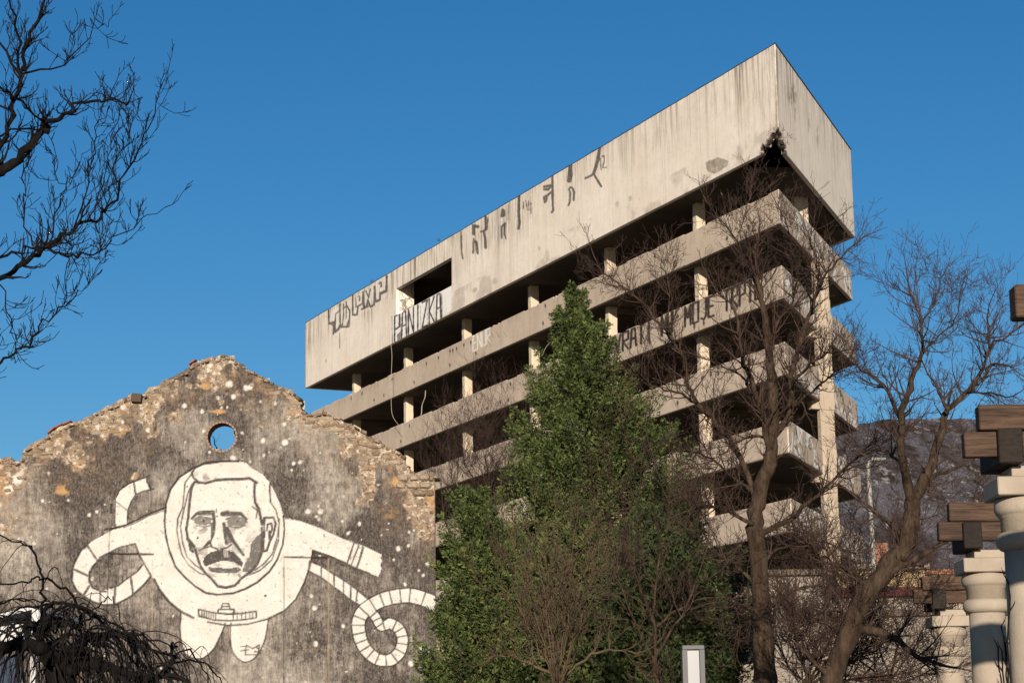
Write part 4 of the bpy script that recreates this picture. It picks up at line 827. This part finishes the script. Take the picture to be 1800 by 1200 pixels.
T9 = [([(1425,1262),(1424,1225),(1420,1190)], .06, .05), ([(1420,1200),(1400,1120),(1385,1050),(1372,990)], .02, .006), ([(1421,1195),(1440,1110),(1450,1040),(1440,980)], .02, .006), ([(1422,1200),(1480,1130),(1510,1080),(1540,1030)], .02, .006), ([(1422,1205),(1500,1160),(1570,1120),(1620,1060)], .025, .006), ([(1420,1210),(1380,1160),(1350,1110),(1320,1080)], .02, .006), ([(1424,1215),(1520,1190),(1600,1180),(1660,1150)], .025, .007), ([(1422,1195),(1460,1120),(1490,1050),(1500,990)], .02, .006)]
bare_tree('leafless_shrub', 'tangled brown thicket at the foot of the leaning tree', 'shrub', T9, 29, 29, TWIG1, BARK1, damp=1.2, every=.04, L0=.8, up=.06, kids=(0, 6, 4), maxlv=3, ang=(.4, 1.1))
T10 = [([(1560,1262),(1562,1220),(1565,1190)], .05, .04), ([(1565,1195),(1540,1120),(1520,1050),(1500,1000)], .02, .006), ([(1565,1190),(1580,1120),(1570,1060),(1580,1010)], .02, .006), ([(1564,1195),(1610,1130),(1630,1080),(1625,1030)], .02, .006), ([(1564,1200),(1500,1150),(1460,1100),(1440,1050)], .02, .006), ([(1566,1205),(1630,1180),(1680,1150)], .02, .006)]
bare_tree('leafless_shrub', 'bare brown shrub between the leaning tree and the farthest pergola column', 'shrub', T10, 34, 61, TWIG1, BARK1, damp=1.2, every=.06, L0=.85, up=.08, kids=(0, 6, 3), maxlv=3, ang=(.4, 1.1))
# conifers: scaly sprays gathered in upswept plumes
def foliage(name, dark, mid, light):
    n = NM(name, .8, .25)
    nz = n.noise(1.6, 4, .6); fine = n.noise(9, 3, .6)
    c = n.mix(n.ramp(nz, [(.38, 0), (.62, 1)]), dark, mid); c = n.mix(n.ramp(fine, [(.46, 0), (.66, .8)]), c, light)
    c = n.mix(n.ramp(n.noise(.85, 5, .7), [(.56, 0), (.66, .75)]), c, (.058, .044, .024))
    return n.col(c)
GREEN = foliage('conifer_green', (.020,.034,.010), (.052,.076,.019), (.145,.170,.048)); DKGREEN = foliage('conifer_dark', (.02,.032,.012), (.035,.055,.016), (.07,.09,.025))
YGREEN = foliage('conifer_olive', (.04,.052,.016), (.065,.078,.024), (.11,.115,.04))
def conifer(label, prof, Y, seed, mat, nplume=520, per=110, spray=.085, group=None, depthf=1.0, sparse=0):
    rng = np.random.default_rng(seed); prof = np.array(prof, float)       # rows: y, left x, right x
    ys = prof[:, 0]; ctr = (prof[:, 1]+prof[:, 2])/2; hw = (prof[:, 2]-prof[:, 1])/2
    topP = at(ctr[0], ys[0], Y); root = empty('conifer', (at(ctr[-1], ys[-1], Y)[0], Y, 0), label, 'tree', group)
    def axis(y): return at(np.interp(y, ys, ctr), y, Y)
    zt = topP[2]; ln = [axis(y) for y in np.linspace(ys[-1], ys[0]+8, 14)]
    ln = [np.array([ln[0][0], Y, -.1])]+ln; V, F = tube(ln, np.linspace(.17, .012, 15), 8); mesh_np('trunk', V, F, BARK1, True, parent=root)
    yy = rng.uniform(0, 1, nplume)**.75; y = ys[0]+yy*(ys[-1]+60-ys[0]); th = rng.uniform(0, 2*pi, nplume)
    sc = Y/FPX; W = np.interp(y, ys, hw)*sc; rfrac = rng.uniform(.42, 1.0, nplume)**.6
    cc = np.array([axis(q) for q in y])
    lump = 1+.20*np.sin(th*3+y*.025)+.16*np.sin(th*5-y*.05)+rng.normal(0, .07, nplume)
    tip = cc+np.stack([np.cos(th)*W*rfrac*lump, np.sin(th)*W*rfrac*lump*depthf, rng.normal(0, .05, nplume)], -1)
    Lp = np.clip(.34+W*.36, .25, 1.1)*rng.uniform(.7, 1.3, nplume)
    dirn = np.stack([np.cos(th)*.62, np.sin(th)*.62, rng.uniform(.45, 1.1, nplume)], -1); dirn /= np.linalg.norm(dirn, axis=1)[:, None]
    bs = [(np.array([c_+np.array([0, 0, -.25*w_]), t_-d_*l_*.5, t_+d_*l_*.3]), np.array([.018, .01, .003])) for c_, t_, d_, l_, w_ in zip(cc, tip, dirn, Lp, W)]
    V, F = tubes(bs, 3); mesh_np('branches', V, F, BARK1, parent=root, kind='stuff')
    N = nplume*per; ip = np.repeat(np.arange(nplume), per)
    t = rng.uniform(-.75, .5, N); rad = (Lp[ip]*.165)*np.sqrt(rng.uniform(0, 1, N))*(1-np.clip(t+.1, 0, 1)*1.2)
    g = rng.normal(0, 1, (N, 3)); g -= dirn[ip]*(g*dirn[ip]).sum(1)[:, None]; g /= np.linalg.norm(g, axis=1)[:, None]
    P = tip[ip]+dirn[ip]*(t*Lp[ip])[:, None]+g*rad[:, None]
    d = dirn[ip]*.8+g*.75+rng.normal(0, .42, (N, 3)); d /= np.linalg.norm(d, axis=1)[:, None]
    s = np.cross(d, rng.normal(0, 1, (N, 3))); s /= np.linalg.norm(s, axis=1)[:, None]+1e-9
    Ls = spray*rng.uniform(.55, 1.3, N)[:, None]; Ws = Ls*.13
    u = np.cross(d, s); wg = s*np.where(rng.uniform(0, 1, (N, 1)) < .5, -1, 1)
    V = np.stack([P, P+d*Ls*.45+s*Ws+u*Ws*.4, P+d*Ls, P+d*Ls*.45-s*Ws+u*Ws*.4,
                  P+d*Ls*.3+s*Ls*.05, P+d*Ls*.62+wg*Ls*.26, P+d*Ls*.98+wg*Ls*.24, P+d*Ls*.55], 1).reshape(-1, 3)
    F = np.arange(len(V)).reshape(-1, 4)
    mesh_np('crown', V, F, mat, parent=root, kind='stuff'); return root
conifer('tall pointed green conifer in front of the tower, largest of them', [(518,1004,1011),(545,994,1028),(580,980,1044),(620,970,1072),(660,963,1098),(700,948,1120),(750,930,1146),(800,910,1166),(850,898,1182),(900,884,1198),(950,872,1212),(1000,860,1228),(1100,840,1250),(1230,825,1270)], 36, 41, GREEN, 950, 270, .07)
conifer('smaller green conifer touching the right edge of the mural wall', [(866,829,836),(890,812,858),(920,802,872),(960,792,888),(1000,788,905),(1050,776,930),(1100,768,950),(1160,762,960),(1250,770,950)], 31, 43, GREEN, 380, 170, .066)
conifer('low dark conifer behind the lamp box, right of the tall one', [(905,1150,1170),(940,1110,1215),(980,1080,1262),(1020,1060,1290),(1080,1045,1302),(1140,1040,1310),(1230,1040,1305)], 32, 45, DKGREEN, 460, 90, .095)
conifer('brownish green conifer half hidden by the fan of upright stems', [(925,985,1010),(960,950,1060),(1000,915,1090),(1060,885,1110),(1120,870,1120),(1230,860,1120)], 33, 47, YGREEN, 330, 95, .092)

# ================================================================== PERGOLA COLUMNS
CREAM = NM('cream_render', .85, .2); _n = CREAM
_c1 = _n.mix(_n.ramp(_n.noise(3, 5, .6), [(.35, 0), (.65, 1)]), (.27, .225, .175), (.34, .29, .23))
_c1 = _n.mix(_n.ramp(_n.noise(1, 5, .7, _n.vec((14, 14, 1.2))), [(.55, 0), (.70, .6)]), _c1, (.27, .22, .17))
_c1 = _n.mix(_n.ramp(_n.noise(26, 4, .6), [(.62, 0), (.72, .5)]), _c1, (.24, .2, .16)); _n.bump(_n.noise(40, 4, .6), .35, .008); CREAM = _n.col(_c1)
def wood(name, a, b, dr):
    n = NM(name, .75, .25); v = n.vec(dr)
    g = n.noise(3.0, 6, .7, v, .8); n.bump(g, .6, .012)
    c = n.mix(n.ramp(g, [(.36, 0), (.62, 1)]), a, b); c = n.mix(n.ramp(n.noise(1.5, 3, .5), [(.55, 0), (.75, .6)]), c, tuple(x*.5 for x in a)); return n.col(c)
WOODX = wood('timber_weathered', (.022,.012,.008), (.095,.056,.034), (.8, 6, 14)); WOODY = wood('timber_shaded', (.008,.006,.005), (.022,.015,.01), (6, .8, 14))  # second timber near-black: shade on the post blocks painted into its colour
def lathe(bm, c, prof, n=28):
    rings = [[bm.verts.new((c[0]+r*cos(2*pi*i/n), c[1]+r*sin(2*pi*i/n), z)) for i in range(n)] for r, z in prof]
    for a, b in zip(rings, rings[1:]):
        for i in range(n): bm.faces.new((a[i], a[(i+1)%n], b[(i+1)%n], b[i]))
    bm.faces.new(rings[0][::-1]); bm.faces.new(rings[-1])
def pergola_column(cx_px, cap_y, Y, sc, label, seed):
    """sc: metres per pixel at that distance; cap_y: picture row of the underside of the wide block."""
    r = random.Random(seed); b = at(cx_px, cap_y, Y); x, zc = b[0], b[2]; k = 1.0
    root = empty('pergola_column', (x, Y, 0), label, 'column', 'pergola columns along the path')
    R = .175
    bm = bmesh.new(); lathe(bm, (x, Y), [(R*1.12, 0), (R*1.1, .5), (R, zc-.75), (R*.99, zc-.38)]); bm_obj('shaft', bm, CREAM, True, parent=root)
    bm = bmesh.new(); lathe(bm, (x, Y), [(.175, zc-.385), (.20, zc-.375), (.222, zc-.35), (.23, zc-.315), (.225, zc-.275), (.20, zc-.255), (.19, zc-.25)]); bm_obj('ring', bm, CREAM, True, parent=root)
    bm = bmesh.new(); lathe(bm, (x, Y), [(.188, zc-.251), (.188, zc-.145), (.20, zc-.14), (.20, zc-.125), (.215, zc-.12), (.228, zc-.09), (.23, zc-.05), (.222, zc-.015), (.212, zc-.002)]); bm_obj('capital', bm, CREAM, True, parent=root)
    bm = bmesh.new(); obox(bm, (x, Y), (1, 0), (0, 1), .50, .50, zc, zc+.135, .008); bm_obj('block', bm, CREAM, parent=root)
    bm = bmesh.new(); obox(bm, (x+.03, Y), (1, 0), (0, 1), .33, .42, zc+.136, zc+.215, .006); bm_obj('block', bm, CREAM, parent=root)
    return x, zc, root
PCOL = [(1667, 1102, 28.4, 'farthest pergola column, lowest in the picture with a pale square cap'), (1731, 1008, 21.2, 'middle pergola column with creeper on its shaft'), (1802, 876, 15.8, 'large pergola column cut by the right edge'), (1915, 724, 11.8, 'nearest pergola column, beyond the right edge with its beams reaching in')]
tops = []
for i, (cx, cy, Y, lb) in enumerate(PCOL):
    x, zc, root = pergola_column(cx, cy, Y, Y/FPX, lb, i); tops.append((x, zc, Y))
def timber(name, mat, x0, x1, y0, y1, z0, z1, root, seed):
    bm = bmesh.new(); r = random.Random(seed)
    box8(bm, [(x0,y0,z0),(x1,y0,z0),(x1,y1,z0),(x0,y1,z0),(x0,y0,z1),(x1,y0,z1),(x1,y1,z1),(x0,y1,z1)], .008)
    c = Vector(((x0+x1)/2, (y0+y1)/2, (z0+z1)/2)); bmesh.ops.rotate(bm, verts=bm.verts[:], cent=c, matrix=Matrix.Rotation(r.uniform(-.012, .012), 3, 'Y')@Matrix.Rotation(r.uniform(-.02, .02), 3, 'Z'))
    return bm_obj(name, bm, mat, parent=root)
TL = ['lowest and farthest pair of brown pergola timbers', 'middle pair of brown pergola timbers with a knot', 'upper pair of brown pergola timbers at the right edge', 'dark timber end at the very right edge, highest']
for i, (x, zc, Y) in enumerate(tops):
    root = empty('pergola_beams', (x, Y, zc+.22), TL[i], 'beam', 'pergola timbers on the columns')
    z = zc+.22
    k = Y/FPX
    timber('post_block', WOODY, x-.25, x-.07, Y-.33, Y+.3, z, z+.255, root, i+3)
    timber('lower_beam', WOODX, x-(.48 if i < 3 else -.1), x+2.6, Y-.26, Y-.15, z+.07, z+.25, root, i+19)
    timber('upper_beam', WOODX, x-(.37 if i < 3 else .45), x+2.6, Y-.31, Y-.17, z+.253, z+.435, root, i+14)
# creeper stems on the middle shaft
for i, (x, zc, Y) in enumerate(tops[:3]):
    rg = np.random.default_rng(i+50); lst = []
    for q in range(4):
        a0 = rg.uniform(-2.4, -.7); zz = np.linspace(.3, zc-.5-rg.uniform(0, .6), 26); aa = a0+np.cumsum(rg.normal(0, .09, 26))
        lst.append((np.stack([x+.195*np.cos(aa), Y+.195*np.sin(aa), zz], -1), np.full(26, .006)))
        for j in range(3, 26, 2):
            p = lst[-1][0][j] if False else np.array([x+.195*cos(aa[j]), Y+.195*sin(aa[j]), zz[j]]); s_ = rg.choice([-1, 1]); lst.append((np.array([p, p+np.array([s_*.03, -.02, .045]), p+np.array([s_*.05, -.03, .10])]), np.array([.005, .004, .001])))
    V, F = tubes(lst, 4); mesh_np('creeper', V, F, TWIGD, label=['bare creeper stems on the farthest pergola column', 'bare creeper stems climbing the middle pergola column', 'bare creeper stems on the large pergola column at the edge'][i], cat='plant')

# ================================================================== SMALL THINGS
# lamp box
DG = simple('dark_grey_metal', (.035,.038,.042), (.05,.053,.058), 5, .5, .1, spec=.4); n = NM('frosted_panel', .45, .4); PANEL = n.col(n.mix(n.ramp(n.noise(1.2, 3), [(.3, 0), (.7, 1)]), (.22,.23,.25), (.28,.29,.31)))
Y = 19; a = at(1199, 1133, Y); b = at(1238, 1133, Y); cx = (a[0]+b[0])/2; hw = (b[0]-a[0])/2; zt = a[2]
root = empty('lamp_post', (cx, Y, 0), 'dark grey lamp box with pale frosted panel at the bottom edge', 'lamp')
bm = bmesh.new(); th = .042
prism(bm, [(cx-hw,Y),(cx-hw+th,Y),(cx-hw+th,Y+.16),(cx-hw,Y+.16)], .0, zt-.041, 0); prism(bm, [(cx+hw-th,Y),(cx+hw,Y),(cx+hw,Y+.16),(cx+hw-th,Y+.16)], .0, zt-.041); prism(bm, [(cx-hw,Y),(cx+hw,Y),(cx+hw,Y+.16),(cx-hw,Y+.16)], zt-.04, zt, .004); prism(bm, [(cx-hw+th+.002,Y+.1),(cx+hw-th-.002,Y+.1),(cx+hw-th-.002,Y+.15),(cx-hw+th+.002,Y+.15)], .01, zt-.042)
bm_obj('frame', bm, DG, parent=root)
bm = bmesh.new(); prism(bm, [(cx-hw+th+.004,Y+.03),(cx+hw-th-.004,Y+.03),(cx+hw-th-.004,Y+.08),(cx-hw+th+.004,Y+.08)], .3, zt-.046); bm_obj('panel', bm, PANEL, parent=root)
# street lamp
WHITE = simple('white_paint_metal', (.22,.215,.19), (.28,.27,.24), 3, .5)
Y = 60; t = at(1526, 818, Y); root = empty('street_lamp', (t[0], Y, 0), 'tall pale street lamp pole between the tower and the leaning tree', 'street lamp')
V, F = tube([(t[0]+.12, Y, 0), (t[0]+.05, Y, t[2]*.6), (t[0], Y, t[2])], [.085, .075, .06], 10); mesh_np('pole', V, F, WHITE, True, parent=root)
V, F = tube([(t[0], Y, t[2]), (t[0]+.05, Y, t[2]+.12), (t[0]+.2, Y, t[2]+.18)], [.05, .04, .035], 8); mesh_np('arm', V, F, WHITE, True, parent=root)
bm = bmesh.new(); box8(bm, [(t[0]+.1,Y-.12,t[2]+.12),(t[0]+.5,Y-.1,t[2]+.15),(t[0]+.5,Y+.1,t[2]+.15),(t[0]+.1,Y+.12,t[2]+.12),(t[0]+.1,Y-.08,t[2]+.22),(t[0]+.48,Y-.06,t[2]+.22),(t[0]+.48,Y+.06,t[2]+.22),(t[0]+.1,Y+.08,t[2]+.22)], .01); bm_obj('lamp_head', bm, WHITE, parent=root)
# cables hanging on the tower
Pc = Pb+nA*.12
def wire(label, px, r, P, seed):
    P3 = np.array([P[0], P[1], 0]); nn = np.array([nA[0], nA[1], 0]); L_ = smooth_line([onplane(x, y, P3, nn) for x, y in px], 6)
    V, F = tube(L_, np.full(len(L_), r), 5); mesh_np('cable', V, F, simple('cable_grey', (.30,.27,.23), (.38,.34,.3), 5), label=label, cat='cable')
wire('long thin pale cable hanging from the top block over two parapets', [(687,604),(689,625),(688,655),(687.5,700),(690,730),(703,750)], .015, Pt+nA*.1, 1)
wire('short twisted pale cable dangling in the second open storey', [(748,686),(747,698),(742,712),(741,726),(739.5,730)], .03, Pb-nA*.5, 2)
wire('thin pale wire beside the column left of the conifer top', [(977,583),(968,600),(960,610),(952,625)], .025, Pb-nA*.5, 3)
# weeds on the roof edge
for (x, y, hgt, lb) in [(655,497,12,'small dry weed on the roof edge above the outlined letters'), (772,421,6,'tiny dry weed on the roof edge above the window opening'), (1045,268,7,'small dark weed tuft on the roof edge near the forked mark')]:
    P3 = np.array([Pt[0]+inA[0]*.1, Pt[1]+inA[1]*.1, 0]); p = onplane(x, y+1, P3, np.array([nA[0], nA[1], 0])); rg = np.random.default_rng(int(x)); out = {k: [] for k in range(1, 5)}
    for q in range(7): grow(rg, p+rg.normal(0, .05, 3)*[1, 1, 0]-[0, 0, .05], unit(rg.normal(0, .5, 3)+[0, 0, 1]), hgt*.028, .014, 1, 3, out, .1, .3, (0, 3, 3))
    V, F = tubes([z for k in out for z in out[k]], 3); mesh_np('weed', V, F, TWIG1, label=lb, cat='weed')
# dark growth in the broken corner
V0 = np.array([Pt[0], Pt[1], Z(28.95)]); rg = np.random.default_rng(6); out = {k: [] for k in range(1, 5)}
for q in range(26): grow(rg, V0+rg.normal(0, .28, 3)*[1, 1, .4], unit(rg.normal(0, .7, 3)+[0, -.6, -.5]), .35, .012, 1, 3, out, -.05, .4, (0, 3, 3))
V, F = tubes([z for k in out for z in out[k]], 3); mesh_np('dry_plant', V, F, TWIG1, label='dry plant roots hanging from the broken corner of the top block', cat='plant')

# market tent, lower left
CANV = simple('white_canvas', (.40,.41,.41), (.48,.48,.47), 2, .7, .15); BLUE = simple('navy_canvas', (.02,.03,.055), (.03,.042,.075), 2, .7, .15)
Y = 30; ap = at(54, 1072, Y); lf = at(-60, 1175, Y); root = empty('market_tent', (ap[0]-1, Y, 0), 'white pitched tent with navy side behind the gnarled tree', 'tent')
x1 = ap[0]+.1; x0 = ap[0]-2.6; zr = ap[2]; ze = lf[2]-.5
def quadslab(name, P, th, mat, root):
    P = [Vector(p) for p in P]; nn = (P[1]-P[0]).cross(P[3]-P[0]).normalized()*th; bm = bmesh.new(); box8(bm, P+[p+nn for p in P]); return bm_obj(name, bm, mat, parent=root)
quadslab('roof_panel', [(x0-.4, Y-.2, at(-60,1172,Y)[2]), (x1-.02, Y-.2, zr), (x1+.12, Y+2.5, zr), (x0-.4, Y+2.5, at(-60,1172,Y)[2])], .05, CANV, root)
quadslab('gable', [(x1-.02, Y-.25, zr-.35), (x1+.1, Y-.25, zr-.3), (x1+.1, Y-.25, zr-.02), (x1-.02, Y-.25, zr)], .03, CANV, root)
quadslab('valance', [(x0-.4, Y-.23, at(-60,1205,Y)[2]), (x1-.12, Y-.23, at(45,1140,Y)[2]), (x1-.12, Y-.23, at(45,1092,Y)[2]), (x0-.4, Y-.23, at(-60,1180,Y)[2])], .03, CANV, root)
quadslab('side_wall', [(x0, Y, 0), (x1-.2, Y, 0), (x1-.2, Y, zr-.6), (x0, Y, at(-60,1200,Y)[2])], .04, BLUE, root)
bm = bmesh.new(); prism(bm, [(x1-.06,Y-.1),(x1+.02,Y-.1),(x1+.02,Y-.02),(x1-.06,Y-.02)], 0, zr-.55); bm_obj('post', bm, CANV, parent=root)

# ================================================================== LOW BUILDINGS BEHIND THE BARE TREES
YEL = concrete('yellow_render', (.30,.23,.12), (.36,.28,.16), (.3,.22,.12), .4); BEI = concrete('beige_render', (.20,.175,.145), (.25,.22,.185), (.25,.2,.15), .5); CRIM = simple('crimson_canvas', (.13,.025,.035), (.17,.04,.045), 3, .8)
ROOFT = simple('orange_roof', (.20,.085,.05), (.26,.13,.08), 6); GLASS = simple('dark_window', (.03,.035,.04), (.05,.055,.06), 3, .15, 0, spec=.6); WFR = simple('window_frame_white', (.5,.5,.48), (.6,.6,.57), 3, .6)
def house(name, label, cat, px0, px1, ytop, Y, depth, mat, roofmat, wins, extra=None):
    a = at(px0, ytop, Y); b = at(px1, ytop, Y); x0, x1, zt = a[0], b[0], a[2]; root = empty(name, ((x0+x1)/2, Y, 0), label, cat)
    bm = bmesh.new(); prism(bm, [(x0,Y),(x1,Y),(x1,Y+depth),(x0,Y+depth)], 0, zt); bm_obj('wall', bm, mat, parent=root)
    bm = bmesh.new(); prism(bm, [(x0-.2,Y-.2),(x1+.2,Y-.2),(x1+.2,Y+depth+.2),(x0-.2,Y+depth+.2)], zt+.003, zt+.22, .02); bm_obj('roof', bm, roofmat, parent=root)
    for (wx, wz, ww, wh) in wins:
        bm = bmesh.new(); prism(bm, [(wx-ww/2-.08,Y-.06),(wx+ww/2+.08,Y-.06),(wx+ww/2+.08,Y-.004),(wx-ww/2-.08,Y-.004)], wz-.08, wz+wh+.08, .01); fr = bm_obj('window', bm, WFR, parent=root)
        bm = bmesh.new(); prism(bm, [(wx-ww/2,Y-.068),(wx+ww/2,Y-.068),(wx+ww/2,Y-.062),(wx-ww/2,Y-.062)], wz, wz+wh); bm_obj('pane', bm, GLASS, parent=fr)
    return root, x0, x1, zt
Y = 86
r1, x0, x1, zt = house('shop_building', 'low building with yellow upper wall and crimson awning behind the leaning tree', 'building', 1470, 1625, 1002, Y, 9, YEL, BEI, [(at(1500,1020,Y)[0], 4.9, 1.2, 1.3), (at(1575,1020,Y)[0], 4.9, 1.2, 1.3)])
za = at(1500, 1032, Y)[2]; zb_ = at(1500, 1052, Y)[2]
bm = bmesh.new(); box8(bm, [(x0-1.2,Y-1.3,zb_),(x1+.2,Y-1.3,zb_),(x1+.2,Y-.01,zb_),(x0-1.2,Y-.01,zb_),(x0-1.2,Y-1.2,zb_+.1),(x1+.2,Y-1.2,zb_+.1),(x1+.2,Y-.02,za),(x0-1.2,Y-.02,za)]); bm_obj('awning', bm, CRIM, parent=r1)
bm = bmesh.new(); prism(bm, [(x0-1.2,Y-1.0),(x1+.2,Y-1.0),(x1+.2,Y-.012),(x0-1.2,Y-.012)], 0, zb_-.006); bm_obj('shop_front', bm, BEI, parent=r1)
c = at(1548, 975, Y+3); bm = bmesh.new(); obox(bm, (c[0], Y+3), (1,0), (0,1), .55, .6, zt+.1, at(1548, 955, Y+3)[2], .01); bm_obj('chimney', bm, ROOFT, parent=r1)
Y = 78; house('kiosk_building', 'plain beige flat building seen low between the two bare trees', 'building', 1348, 1452, 1012, Y, 5, BEI, CONC_IN, [(at(1420,1100,Y)[0], 1.6, 1.4, 1.4)])
Y = 80; house('garden_building', 'long grey beige low wall building at bottom right behind pergola', 'building', 1400, 1790, 1085, Y, 4, BEI, CONC_IN, [(at(1560,1140,Y)[0], .9, 1.2, 1.3), (at(1640,1140,Y)[0], .9, 1.2, 1.3)])
Y = 92; house('white_house', 'small white house with a rail beside the yellow wall', 'building', 1615, 1690, 1010, Y, 6, CREAM, ROOFT, [(at(1650,1050,Y)[0], 4.0, 1.0, 1.2)])
print('objects', len(bpy.data.objects), 'tris', sum(len(m.loop_triangles) if False else len(m.polygons)*2 for m in bpy.data.meshes))
